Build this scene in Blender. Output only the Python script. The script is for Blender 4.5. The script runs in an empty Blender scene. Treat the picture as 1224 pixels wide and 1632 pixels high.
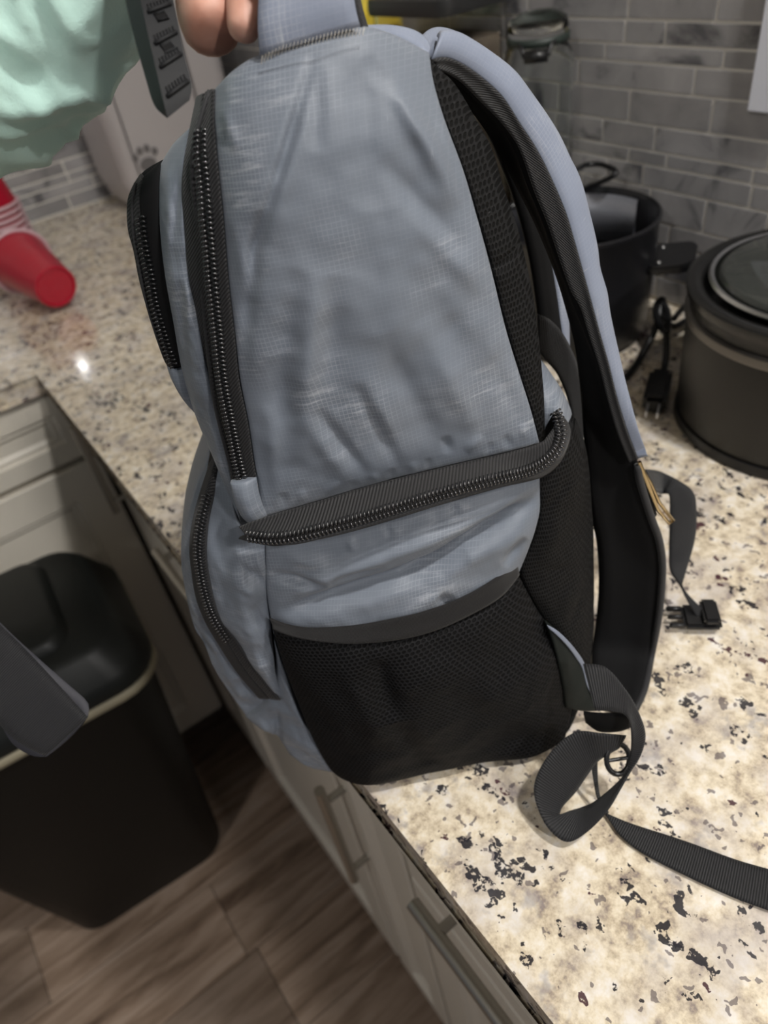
import bpy, bmesh, math, random
from mathutils import Vector, Matrix, noise
random.seed(7)
S = bpy.context.scene
COL = S.collection

# ------------------------------------------------------------------ camera
F = 1163.0
def _u(v): return v.normalized()
_yw = _u(Vector((-1032, -826, F)))
_xw = _u(Vector((2499, (F*F-1032*2499)/826, F)))
_zw = _xw.cross(_yw)
RM = Matrix((_xw, _yw, _zw))            # image axes (right, down, forward) -> world
CAM = Vector((0, 0, 1.335))
def ray(px, py): return RM @ Vector((px-612, py-816, F))
cam = bpy.data.cameras.new('camera'); camo = bpy.data.objects.new('camera', cam); COL.objects.link(camo)
r_ = RM @ Vector((1,0,0)); u_ = -(RM @ Vector((0,1,0))); b_ = -(RM @ Vector((0,0,1)))
camo.matrix_world = Matrix(((r_.x,u_.x,b_.x,CAM.x),(r_.y,u_.y,b_.y,CAM.y),(r_.z,u_.z,b_.z,CAM.z),(0,0,0,1)))
cam.sensor_fit = 'VERTICAL'; cam.sensor_height = 36; cam.lens = F/1632*36
cam.clip_start = 0.02
cam.dof.use_dof = True; cam.dof.focus_distance = 0.33; cam.dof.aperture_fstop = 8.0
S.camera = camo
# ------------------------------------------------------------------ light
S.view_settings.view_transform = 'Standard'; S.view_settings.look = 'None'
S.view_settings.gamma = 1; S.view_settings.use_curve_mapping = False
S.view_settings.exposure = 0.35
W = bpy.data.worlds.new('world'); S.world = W; W.use_nodes = True
W.node_tree.nodes['Background'].inputs[0].default_value = (0.86, 0.90, 1.0, 1)
W.node_tree.nodes['Background'].inputs[1].default_value = 0.10
def spot(name, loc, power, size, col):
    l = bpy.data.lights.new(name, 'AREA'); l.shape = 'DISK'; l.size = size; l.energy = power; l.color = col
    o = bpy.data.objects.new(name, l); COL.objects.link(o); o.location = loc
    return o
spot('ceiling_light_key', (0.47, -0.30, 2.40), 12.5, 0.10, (1.0, 0.975, 0.94))
spot('fill_light_rear', (0.26, -1.50, 2.40), 21, 0.14, (1.0, 0.965, 0.93))  # added fill lamp, brightens the back-run cabinet fronts and evens the light
spot('fill_light_left', (-1.4, -0.4, 2.40), 8, 0.2, (1.0, 0.965, 0.93))  # added fill lamp, lifts the dim cabinet fronts from the left

for nm, lc in (('wall_lamp_small', (.226, 1.62, 1.167)), ('wall_lamp_small', (.223, 1.62, 1.210))):
    l = bpy.data.lights.new(nm, 'POINT'); l.energy = .06; l.shadow_soft_size = .008
    o = bpy.data.objects.new(nm, l); COL.objects.link(o); o.location = lc
# ------------------------------------------------------------------ helpers
def tag(o, label=None, cat=None, group=None, kind=None):
    if label: o['label'] = label
    if cat: o['category'] = cat
    if group: o['group'] = group
    if kind: o['kind'] = kind
    return o
def empty(name, loc, label=None, cat=None, group=None):
    o = bpy.data.objects.new(name, None); COL.objects.link(o); o.location = loc
    o.empty_display_size = .02
    return tag(o, label, cat, group)
def link(name, bm, mat, parent=None, smooth=True, **k):
    me = bpy.data.meshes.new(name)
    bmesh.ops.recalc_face_normals(bm, faces=bm.faces)
    bm.to_mesh(me); bm.free()
    me.materials.append(mat)
    if smooth:
        for p in me.polygons: p.use_smooth = True
    o = bpy.data.objects.new(name, me); COL.objects.link(o)
    if parent:
        o.parent = parent
        rt = parent; m = Matrix()
        chain = []
        while rt: chain.append(rt); rt = rt.parent
        for c in reversed(chain): m = m @ (c.matrix_parent_inverse @ c.matrix_basis)
        o.matrix_parent_inverse = m.inverted()
    tag(o, **k)
    return o
def finish(o, bevel=0, sub=0, auto=None, seg=2):
    if bevel:
        m = o.modifiers.new('bevel', 'BEVEL'); m.width = bevel; m.segments = seg; m.limit_method = 'ANGLE'; m.angle_limit = .6
    if sub:
        m = o.modifiers.new('sub', 'SUBSURF'); m.levels = sub; m.render_levels = sub
    return o
def sharp(o, deg=35):
    o.data.set_sharp_from_angle(angle=math.radians(deg)); return o
def boxbm(bm, x0, x1, y0, y1, z0, z1, M=None):
    vs = [bm.verts.new((x, y, z)) for x in (x0, x1) for y in (y0, y1) for z in (z0, z1)]
    if M:
        for v in vs: v.co = M @ v.co
    for f in ((0,1,3,2),(4,6,7,5),(0,4,5,1),(2,3,7,6),(0,2,6,4),(1,5,7,3)): bm.faces.new([vs[i] for i in f])
    return vs
def box(name, b, mat, parent=None, bevel=.001, **k):
    bm = bmesh.new(); boxbm(bm, *b)
    if bevel: bmesh.ops.bevel(bm, geom=list(bm.edges), offset=bevel, segments=1, affect='EDGES')
    return sharp(link(name, bm, mat, parent, smooth=False, **k))
def tube(bm, pts, r, n=8, closed=False, flat=1.0):
    pts = [Vector(p) for p in pts]; rings = []
    N = len(pts); up = None
    for i, p in enumerate(pts):
        a = pts[(i-1) % N] if (closed or i > 0) else p
        b = pts[(i+1) % N] if (closed or i < N-1) else p
        t = (b-a).normalized()
        if up is None: up = t.orthogonal().normalized()
        s = t.cross(up).normalized(); up = s.cross(t).normalized()
        rr = r[i] if isinstance(r, (list, tuple)) else r
        rings.append([bm.verts.new(p + rr*(math.cos(2*math.pi*k/n)*s + flat*math.sin(2*math.pi*k/n)*up)) for k in range(n)])
    for i in range(N if closed else N-1):
        A, B = rings[i], rings[(i+1) % N]
        for k in range(n): bm.faces.new((A[k], A[(k+1)%n], B[(k+1)%n], B[k]))
    if not closed:
        bm.faces.new(rings[0][::-1]); bm.faces.new(rings[-1])
def smoothpath(P, n=8, closed=False):
    P = [Vector(p) for p in P]; out = []; N = len(P)
    for i in range(N if closed else N-1):
        g = (lambda j: P[j % N]) if closed else (lambda j: P[max(0, min(N-1, j))])
        p0, p1, p2, p3 = g(i-1), g(i), g(i+1), g(i+2)
        for k in range(n):
            t = k/n
            out.append(.5*((2*p1)+(p2-p0)*t+(2*p0-5*p1+4*p2-p3)*t*t+(3*p1-p0-3*p2+p3)*t*t*t))
    if not closed: out.append(P[-1])
    return out
def lathe(bm, prof, c, n=40, M=None):
    rings = []
    for r, z in prof:
        rings.append([bm.verts.new((c[0]+r*math.cos(2*math.pi*k/n), c[1]+r*math.sin(2*math.pi*k/n), c[2]+z)) for k in range(n)])
    for A, B in zip(rings, rings[1:]):
        for k in range(n): bm.faces.new((A[k], A[(k+1)%n], B[(k+1)%n], B[k]))
    for R in (rings[0], rings[-1]):
        if (R[0].co-R[n//2].co).length > 1e-5: bm.faces.new(R)
    if M: bmesh.ops.transform(bm, matrix=M, verts=[v for R in rings for v in R])
    bmesh.ops.remove_doubles(bm, verts=bm.verts, dist=1e-6)

# ------------------------------------------------------------------ materials
def mat(name, col=(.5,.5,.5), rough=.5, metal=0, **kw):
    m = bpy.data.materials.new(name); m.use_nodes = True
    b = m.node_tree.nodes['Principled BSDF']
    b.inputs['Base Color'].default_value = (*col, 1); b.inputs['Roughness'].default_value = rough
    b.inputs['Metallic'].default_value = metal
    for k, v in kw.items(): b.inputs[k.replace('_', ' ')].default_value = v
    return m
class NT:
    def __init__(s, m): s.t = m.node_tree; s.b = s.t.nodes['Principled BSDF']
    def n(s, ty, **k):
        d = s.t.nodes.new(ty)
        for a, v in k.items():
            if a.startswith('i_'):
                key = a[2:]
                d.inputs[int(key) if key.isdigit() else key.replace('_', ' ')].default_value = v
            else: setattr(d, a, v)
        return d
    def l(s, a, b): s.t.links.new(a, b)
    def math(s, op, a, b=None, c=None):
        d = s.t.nodes.new('ShaderNodeMath'); d.operation = op
        for i, v in enumerate((a, b, c)):
            if v is None: continue
            if isinstance(v, (int, float)): d.inputs[i].default_value = v
            else: s.l(v, d.inputs[i])
        return d.outputs[0]
    def ramp(s, fac, stops):
        d = s.t.nodes.new('ShaderNodeValToRGB'); e = d.color_ramp.elements
        while len(e) < len(stops): e.new(.5)
        for x, (p, c) in zip(e, stops): x.position = p; x.color = (*c, 1) if len(c) == 3 else c
        s.l(fac, d.inputs[0]); return d.outputs[0]
    def mix(s, fac, a, b):
        d = s.t.nodes.new('ShaderNodeMix'); d.data_type = 'RGBA'
        for i, v in ((0, fac), (6, a), (7, b)):
            if isinstance(v, (int, float)): d.inputs[i].default_value = v
            elif isinstance(v, tuple): d.inputs[i].default_value = (*v, 1)
            else: s.l(v, d.inputs[i])
        return d.outputs[2]
    def uv(s, sc=(1,1,1), rot=0, src='UV'):
        c = s.t.nodes.new('ShaderNodeTexCoord'); m = s.t.nodes.new('ShaderNodeMapping')
        s.l(c.outputs[src], m.inputs[0]); m.inputs['Scale'].default_value = sc; m.inputs['Rotation'].default_value = (0,0,rot)
        return m.outputs[0]
    def noise(s, vec, scale, detail=3, rough=.55, dist=0):
        d = s.n('ShaderNodeTexNoise', i_Scale=scale, i_Detail=detail, i_Roughness=rough, i_Distortion=dist)
        s.l(vec, d.inputs['Vector']); return d.outputs['Fac']
    def bump(s, h, strength=.3, dist=.001):
        d = s.n('ShaderNodeBump', i_Strength=strength, i_Distance=dist)
        s.l(h, d.inputs['Height']); s.l(d.outputs[0], s.b.inputs['Normal']); return d
    def col(s, c): s.l(c, s.b.inputs['Base Color'])

def ripstop(name, base=(.105,.127,.163), worn=1.0):
    m = mat(name, base, .5, Sheen_Weight=.12, Specular_IOR_Level=.35); t = NT(m)
    uv = t.uv((1,1,1)); sp = t.n('ShaderNodeSeparateXYZ'); t.l(uv, sp.inputs[0])
    def lines(o, per, w):
        f = t.math('FRACT', t.math('MULTIPLY', o, 1/per)); return t.math('LESS_THAN', f, w)
    gx = lines(sp.outputs[0], .0019, .14); gy = lines(sp.outputs[1], .0019, .14)
    grid = t.math('MAXIMUM', gx, gy)
    big = t.noise(uv, 22, 4); sc1 = t.noise(t.uv((30, 200, 1), .35), 1.5, 5, .7); sc2 = t.noise(t.uv((260, 35, 1), -.5), 1.2, 5, .7)
    scuff = t.math('MULTIPLY', t.ramp(big, [(.50, (0,0,0)), (.66, (1,1,1))]), t.ramp(sc1, [(.50,(0,0,0)),(.72,(1,1,1))]))
    scr = t.math('MULTIPLY', t.ramp(t.noise(uv, 12, 2), [(.52,(0,0,0)),(.6,(1,1,1))]), t.ramp(sc2, [(.64,(0,0,0)),(.74,(1,1,1))]))
    fac = t.math('ADD', t.math('MULTIPLY', grid, t.math('ADD', t.math('MULTIPLY', t.ramp(big, [(.45,(0,0,0)),(.68,(1,1,1))]), .20), .035)), t.math('ADD', t.math('MULTIPLY', scuff, .55), t.math('MULTIPLY', scr, .5)))
    fac = t.math('ADD', fac, t.math('MULTIPLY', t.noise(t.uv((1,1,1)), 9, 3), .22))
    t.col(t.mix(fac, base, (.50,.52,.56)))
    h = t.math('ADD', grid, t.math('MULTIPLY', t.noise(uv, 60, 4), 2.0))
    t.bump(h, .35, .0005)
    return m
def meshfab(name, per=.0036, col=(.020,.021,.023), hole=(.0025,.0025,.003), th=.34, asp=.72):
    m = mat(name, col, .7, Specular_IOR_Level=.15); t = NT(m)
    uv = t.uv((1/per, 1/(per*asp), 1)); sp = t.n('ShaderNodeSeparateXYZ'); t.l(uv, sp.inputs[0])
    X, Y = sp.outputs[0], sp.outputs[1]
    row = t.math('FLOOR', Y); off = t.math('MULTIPLY', t.math('MODULO', row, 2.0), .5)
    fx = t.math('SUBTRACT', t.math('FRACT', t.math('ADD', X, off)), .5); fy = t.math('SUBTRACT', t.math('FRACT', Y), .5)
    d = t.math('SQRT', t.math('ADD', t.math('MULTIPLY', fx, fx), t.math('MULTIPLY', t.math('MULTIPLY', fy, fy), .8)))
    k = t.ramp(d, [(th-.08,(0,0,0)),(th+.04,(1,1,1))])
    fl = t.ramp(t.noise(t.uv((1,1,1)), 700, 1), [(.72,(0,0,0)),(.8,(1,1,1))])
    c = t.mix(k, hole, col); t.col(t.mix(t.math('MULTIPLY', fl, .5), c, (.06,.06,.065)))
    t.bump(k, .9, .0010)
    return m
def twill(name, col, per=.0016, ang=.6, alt=None, vee=False):
    m = mat(name, col, .62, Sheen_Weight=.1, Specular_IOR_Level=.3); t = NT(m)
    uv = t.uv((1,1,1)); sp = t.n('ShaderNodeSeparateXYZ'); t.l(uv, sp.inputs[0])
    y = sp.outputs[1]
    if vee: y = t.math('ABSOLUTE', y)
    w = t.math('FRACT', t.math('MULTIPLY', t.math('ADD', sp.outputs[0], t.math('MULTIPLY', y, ang)), 1/per))
    k = t.math('ABSOLUTE', t.math('SUBTRACT', w, .5))
    k2 = t.ramp(k, [(.08,(0,0,0)),(.34,(1,1,1))])
    t.col(t.mix(k2, tuple(c*.45 for c in col), alt or tuple(c*1.7 for c in col)))
    t.bump(k, .8, .0006)
    return m
M = {}
M['grey'] = ripstop('grey_ripstop')
M['grey_plain'] = ripstop('grey_nylon', (.17,.20,.275))
M['mesh'] = meshfab('black_net_mesh', .0029, (.0095,.0095,.0105), (.0006,.0006,.0008), .36)
M['pad'] = meshfab('black_padded_mesh', .0014, (.0105,.0105,.011), (.0012,.0012,.0012), .36, 1.9)
M['black'] = mat('black_cloth', (.005,.005,.0055), .85, Specular_IOR_Level=.2)
M['tape'] = twill('zipper_tape', (.006,.006,.007), .0017, .9, (.020,.0195,.021))
M['binding'] = twill('herringbone_binding', (.005,.005,.006), .0018, 2.2, (.024,.024,.026))
M['web'] = twill('black_webbing', (.008,.008,.009), .0013, 0, (.020,.020,.022))
M['elastic'] = twill('elastic_trim', (.007,.0065,.007), .0006, 0, (.016,.015,.0155))
M['coil'] = mat('zipper_coil', (.014,.014,.016), .2, Specular_IOR_Level=1.0)
M['thread'] = mat('thread', (.55,.52,.46), .8)
M['plastic'] = mat('black_plastic', (.008,.008,.009), .33)
M['brass'] = mat('brass', (.55,.43,.25), .25, 1)
M['steel'] = mat('steel', (.6,.6,.6), .3, 1)
M['rubber'] = mat('black_rubber', (.009,.0095,.011), .62, Specular_IOR_Level=.25)

def granite():
    m = mat('granite', (.6,.55,.45), .13, Coat_Weight=.3, Coat_Roughness=.05); t = NT(m)
    P = t.uv((1,1,1), src='Object')
    n1 = t.noise(P, 85, 6, .68); n2 = t.noise(P, 26, 4, .6); n3 = t.noise(P, 190, 4, .65)
    c = t.ramp(n1, [(.33,(.27,.22,.19)),(.42,(.54,.45,.33)),(.52,(.74,.65,.50)),(.66,(.84,.79,.72))])
    c = t.mix(t.ramp(n2, [(.45,(0,0,0)),(.70,(.6,.6,.6))]), c, (.46,.42,.42))
    W_ = t.n('ShaderNodeVectorMath', operation='SCALE'); W_.inputs[3].default_value = .022
    nn = t.n('ShaderNodeTexNoise', i_Scale=90., i_Detail=3.); t.l(P, nn.inputs['Vector']); t.l(nn.outputs['Color'], W_.inputs[0])
    ad = t.n('ShaderNodeVectorMath', operation='ADD'); t.l(P, ad.inputs[0]); t.l(W_.outputs[0], ad.inputs[1])
    mp = t.n('ShaderNodeMapping'); mp.inputs['Rotation'].default_value = (0,0,.9); mp.inputs['Scale'].default_value = (1.1,.5,1); t.l(ad.outputs[0], mp.inputs[0])
    v = t.n('ShaderNodeTexVoronoi', i_Scale=120.); t.l(mp.outputs[0], v.inputs['Vector'])
    sel = t.n('ShaderNodeSeparateColor'); t.l(v.outputs['Color'], sel.inputs[0])
    clus = t.ramp(n2, [(.38,(0,0,0)),(.62,(1,1,1))])
    thr = t.math('ADD', .06, t.math('MULTIPLY', clus, .40))
    pick = t.math('LESS_THAN', sel.outputs[0], thr)
    core = t.math('LESS_THAN', v.outputs['Distance'], t.math('ADD', .26, t.math('MULTIPLY', sel.outputs[1], .40)))
    dark = t.math('MULTIPLY', t.math('MULTIPLY', pick, core), t.ramp(n3, [(.455,(0,0,0)),(.475,(1,1,1))]))
    dc = t.mix(t.math('GREATER_THAN', sel.outputs[2], .80), (.014,.014,.022), (.060,.020,.030))
    v2 = t.n('ShaderNodeTexVoronoi', i_Scale=190.); t.l(ad.outputs[0], v2.inputs['Vector'])
    s2 = t.n('ShaderNodeSeparateColor'); t.l(v2.outputs['Color'], s2.inputs[0])
    d2 = t.math('MULTIPLY', t.math('LESS_THAN', s2.outputs[0], .13), t.math('LESS_THAN', v2.outputs['Distance'], .42))
    grey = t.math('MULTIPLY', t.ramp(t.noise(P, 33, 4, .7), [(.58,(0,0,0)),(.68,(1,1,1))]), .6)
    c = t.mix(grey, c, (.27,.25,.27))
    c = t.mix(t.math('MULTIPLY', d2, .75), c, (.10,.08,.09))
    c = t.mix(t.math('MULTIPLY', dark, .95), c, dc)
    t.col(c)
    return m
M['granite'] = granite()
def tilemat():
    m = mat('marble_tile', (.3,.3,.31), .18, Coat_Weight=.2); t = NT(m)
    P = t.uv((1,1,1), src='Object'); oi = t.n('ShaderNodeObjectInfo')
    ad = t.n('ShaderNodeVectorMath', operation='ADD'); mu = t.n('ShaderNodeVectorMath', operation='SCALE'); mu.inputs[3].default_value = .0
    g = t.n('ShaderNodeNewGeometry'); c3 = t.n('ShaderNodeCombineXYZ')
    t.l(t.math('MULTIPLY', oi.outputs['Random'], 9), c3.inputs[0]); t.l(g.outputs['Position'], ad.inputs[0]); t.l(c3.outputs[0], ad.inputs[1])
    n = t.noise(ad.outputs[0], 9, 5, .6, 1.2)
    c = t.ramp(n, [(.33,(.10,.10,.11)),(.43,(.30,.295,.30)),(.6,(.37,.36,.365)),(.8,(.46,.45,.45))])
    w = t.math('ADD', .78, t.math('MULTIPLY', oi.outputs['Random'], .4))
    sc = t.n('ShaderNodeVectorMath', operation='SCALE'); t.l(c, sc.inputs[0]); t.l(w, sc.inputs[3]); t.col(sc.outputs[0])
    return m
M['tile'] = tilemat()
M['grout'] = mat('grout', (.80,.77,.71), .6)
def woodmat():
    m = mat('oak_plank', (.3,.2,.15), .45); t = NT(m)
    g = t.n('ShaderNodeNewGeometry'); oi = t.n('ShaderNodeObjectInfo'); c3 = t.n('ShaderNodeCombineXYZ'); ad = t.n('ShaderNodeVectorMath', operation='ADD')
    t.l(t.math('MULTIPLY', oi.outputs['Random'], 20), c3.inputs[1]); t.l(g.outputs['Position'], ad.inputs[0]); t.l(c3.outputs[0], ad.inputs[1])
    mp = t.n('ShaderNodeMapping'); mp.inputs['Scale'].default_value = (1.6, 16, 1); t.l(ad.outputs[0], mp.inputs[0])
    n = t.noise(mp.outputs[0], 2.2, 6, .62, .7); n2 = t.noise(mp.outputs[0], .8, 2)
    c = t.ramp(n, [(.28,(.075,.045,.030)),(.44,(.22,.155,.11)),(.58,(.34,.255,.195)),(.8,(.43,.355,.30))])
    w = t.math('ADD', .7, t.math('MULTIPLY', oi.outputs['Random'], .45))
    sc = t.n('ShaderNodeVectorMath', operation='SCALE'); t.l(c, sc.inputs[0]); t.l(w, sc.inputs[3]); t.col(sc.outputs[0]); t.bump(n, .15, .001)
    return m
M['wood'] = woodmat()
M['cab'] = mat('cream_cabinet_paint', (.70,.655,.57), .34)
M['cab_dark'] = mat('toe_kick_board', (.20,.17,.14), .6)  # toe kick boards, darker brown than the cabinet paint
M['wall'] = mat('wall_paint', (.62,.60,.56), .7)

# ------------------------------------------------------------------ structure
ZC = .91; XF = .0795; YB = .986; XW = .705; YW = 1.65
fl = box('floor', (-2.6, .72, -1.6, 1.66, -.05, -.006), mat('subfloor', (.06,.045,.035), .8), bevel=0, kind='structure')
pl_me = None
def planks():
    bm = bmesh.new(); boxbm(bm, -.5, .5, -.5, .5, -.5, .5); bmesh.ops.bevel(bm, geom=list(bm.edges), offset=.008, segments=1, affect='EDGES')
    me = bpy.data.meshes.new('plank'); bm.to_mesh(me); bm.free(); me.materials.append(M['wood'])
    y = -1.05
    while y < 1.6:
        x = -2.4 - random.random()*.9
        while x < .15:
            L = 1.2; x1 = min(x+L, .2)
            if x1 > -2.0:
                o = bpy.data.objects.new('plank', me); COL.objects.link(o); o.parent = fl
                o.scale = (x1-x-.0015, .1485, .006); o.location = ((x+x1)/2, y+.075, -.003)
            x = x1+.0001 if x1 >= .2 else x1
            if x1 >= .2: break
        y += .15
planks()
wr = box('wall_right', (XW, XW+.12, -1.6, YW+.12, 0, 2.5), M['grout'], bevel=0, kind='structure')
wb = box('wall_back', (-2.6, XW, YW, YW+.12, 0, 2.5), M['grout'], bevel=0, kind='structure')
box('ceiling', (-2.6, XW+.12, -1.6, YW+.12, 2.5, 2.6), M['wall'], bevel=0, kind='structure')
def tiles():
    bm = bmesh.new(); boxbm(bm, -.5, .5, -.5, .5, -.5, .5)
    me = bpy.data.meshes.new('tile'); 
    bmesh.ops.bevel(bm, geom=[e for e in bm.edges], offset=.02, segments=1, affect='EDGES')
    bm.to_mesh(me); bm.free(); me.materials.append(M['tile'])
    zs = [.912,.939,.960,.977,1.000,1.035,1.058,1.0725,1.0975,1.129,1.154,1.170,1.191,1.218,1.234,1.262,1.28,1.31,1.335,1.352,1.38]
    known = {0:[], 1:[], 2:[1105], 3:[], 4:[1222], 5:[968,1025], 6:[1003,1063,1200], 7:[1044], 8:[1004,1135], 9:[923,1107], 10:[1154], 11:[997,1061], 12:[1145]}
    g = .0030; n = 0
    for i in range(len(zs)-1):
        z0, z1 = zs[i], zs[i+1]; zm = (z0+z1)/2
        js = []
        for px in known.get(i, []):      # joint positions measured on the photograph, on the wall plane
            best = None
            for py in range(0, 520, 2):
                r = ray(px, py); t = (XW-CAM.x)/r.x; q = CAM+r*t
                if best is None or abs(q.z-zm) < best[0]: best = (abs(q.z-zm), q.y)
            js.append(best[1])
        js.sort()
        ys = list(js) if js else [.45+random.random()*.1]
        while ys[0] > -.5: ys.insert(0, ys[0]-(random.choice((.09,.13)) if ys[0] > .32 else .3))
        while ys[-1] < YW-.06: ys.append(min(ys[-1]+(random.choice((.07,.1,.14)) if ys[-1] < .85 else .24), YW-.001))
        for a, b in zip(ys, ys[1:]):
            o = bpy.data.objects.new('tile', me); COL.objects.link(o); o.parent = wr
            o.scale = (.006, b-a-g, z1-z0-g); o.location = (XW+.0018, (a+b)/2, zm)
        if zs[i] < 1.26:
            x = -.75 + random.random()*.1
            while x < XW-.03:
                x1 = min(x+random.choice((.1,.14,.17,.2)), XW-.006)
                o = bpy.data.objects.new('tile', me); COL.objects.link(o); o.parent = wb
                o.scale = (x1-x-g, .006, z1-z0-g); o.location = ((x+x1)/2, YW+.0018, zm); x = x1
tiles()

# counter: L-shaped slab
def slab():
    bm = bmesh.new()
    P = [(XF,-1.2),(XF,YB),(-2.2,YB),(-2.2,YW),(XW,YW),(XW,-1.2)]
    lo = [bm.verts.new((x,y,ZC-.03)) for x,y in P]; hi = [bm.verts.new((x,y,ZC)) for x,y in P]
    bm.faces.new(hi); bm.faces.new(lo[::-1])
    for i in range(6): j=(i+1)%6; bm.faces.new((lo[i],lo[j],hi[j],hi[i]))
    bmesh.ops.bevel(bm, geom=[e for e in bm.edges], offset=.003, segments=2, affect='EDGES')
    return sharp(link('countertop', bm, M['granite'], label='polished cream granite worktop with black and maroon flecks running round the corner', cat='countertop'))
slab()

def shaker(name, parent, axis, a0, a1, z0, z1, face, th=.02, rail=.05, rec=.008, side=-1):
    """panel front; axis 'x' => spans y, faces -x at x=face ; axis 'y' => spans x, faces -y at y=face"""
    bm = bmesh.new()
    def V(a, d, z): return (face+d, a, z) if axis == 'x' else (a, face+d, z)
    def ring(i, d): return [bm.verts.new(V(a, d, z)) for a, z in ((a0+i,z0+i),(a1-i,z0+i),(a1-i,z1-i),(a0+i,z1-i))]
    rs = [ring(0, th), ring(0, .002), ring(.002, 0), ring(rail, 0), ring(rail+.004, rec*.6), ring(rail+.008, rec*.5), ring(rail+.014, rec)]
    for A, B in zip(rs, rs[1:]):
        for k in range(4): bm.faces.new((A[k], A[(k+1)%4], B[(k+1)%4], B[k]))
    bm.faces.new(rs[0]); bm.faces.new(rs[-1])
    return link(name, bm, M['cab'], parent, smooth=False)
def bar(name, parent, p0, p1, out, r=.006, m=None):
    p0, p1, out = Vector(p0), Vector(p1), Vector(out); d = (p1-p0).normalized(); L = (p1-p0).length
    bm = bmesh.new(); tube(bm, [p0, p1], r, 12)
    for s in (.12, .88):
        q = p0+d*L*s; tube(bm, [q, q-out], r*.75, 8)
    return sharp(link(name, bm, m or M['nickel'], parent))
M['nickel'] = mat('satin_nickel', (.42,.40,.36), .38, 1)
def unit_right(y0, y1, label, sp=.002, hspan=None, hz=.738, vert=None, full=False, n_doors=1):
    t = empty('base_cabinet', (.4, (y0+y1)/2, 0), label, 'cabinet')
    box('body', (.128, .69, y0, y1, .10, .878), M['cab'], t)
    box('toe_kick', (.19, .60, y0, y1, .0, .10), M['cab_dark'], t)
    shaker('front_rail', t, 'x', y0+.004, y1-.004, .850, .876, .082, .046, .007, .004)
    ztop = .840
    if not full:
        d = shaker('drawer', t, 'x', y0+sp, y1-sp, .662, .840, .108, .02, .035); ztop = .655
        if hspan: bar('handle', d, (.084, hspan[0], hz), (.084, hspan[1], hz), (-.026,0,0))
    w = (y1-y0)/n_doors
    for i in range(n_doors):
        dd = shaker('door', t, 'x', y0+i*w+sp, y0+(i+1)*w-sp, .11, ztop, .108, .02, .032 if w < .15 else .05)
        if vert: bar('handle', dd, (.084, vert[0], vert[1]), (.084, vert[0], vert[2]), (-.026,0,0), .0055)
unit_right(-1.1, -.405, 'cream base cabinet nearest the viewer under the bright end of the worktop')
unit_right(-.40, .270, 'cream base cabinet with the long nickel bar handle at the bottom of the photo', hspan=(-.02,.218), n_doors=2)
unit_right(.275, .395, 'narrow cream cabinet right below the overhanging bottom of the backpack', vert=(.375,.48,.685), full=True)
unit_right(.40, .80, 'cream base cabinet behind the bin, with a pale horizontal bar handle', hspan=(.56,.718), hz=.765)
unit_right(.805, .985, 'cream base cabinet in the inner corner, with dark upright bar handle', vert=(.932,.695,.845), full=True)
def unit_back(x0, x1, label, n=1):
    t = empty('base_cabinet', ((x0+x1)/2, 1.3, 0), label, 'cabinet')
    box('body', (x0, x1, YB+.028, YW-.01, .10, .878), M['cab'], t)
    box('toe_kick', (x0, x1, YB+.09, YW-.05, 0, .10), M['cab_dark'], t)
    shaker('drawer', t, 'y', x0+.003, x1-.003, .765, .872, YB+.008, .02, .03)
    w = (x1-x0)/n
    for i in range(n): shaker('door', t, 'y', x0+i*w+.003, x0+(i+1)*w-.003, .11, .755, YB+.008, .02, .055)
unit_back(-.44, .106, 'brightly lit cream cabinet behind the black bin, facing the viewer')
unit_back(-1.2, -.445, 'cream cabinet left of the brightly lit one, mostly outside the photo', 2)

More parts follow.
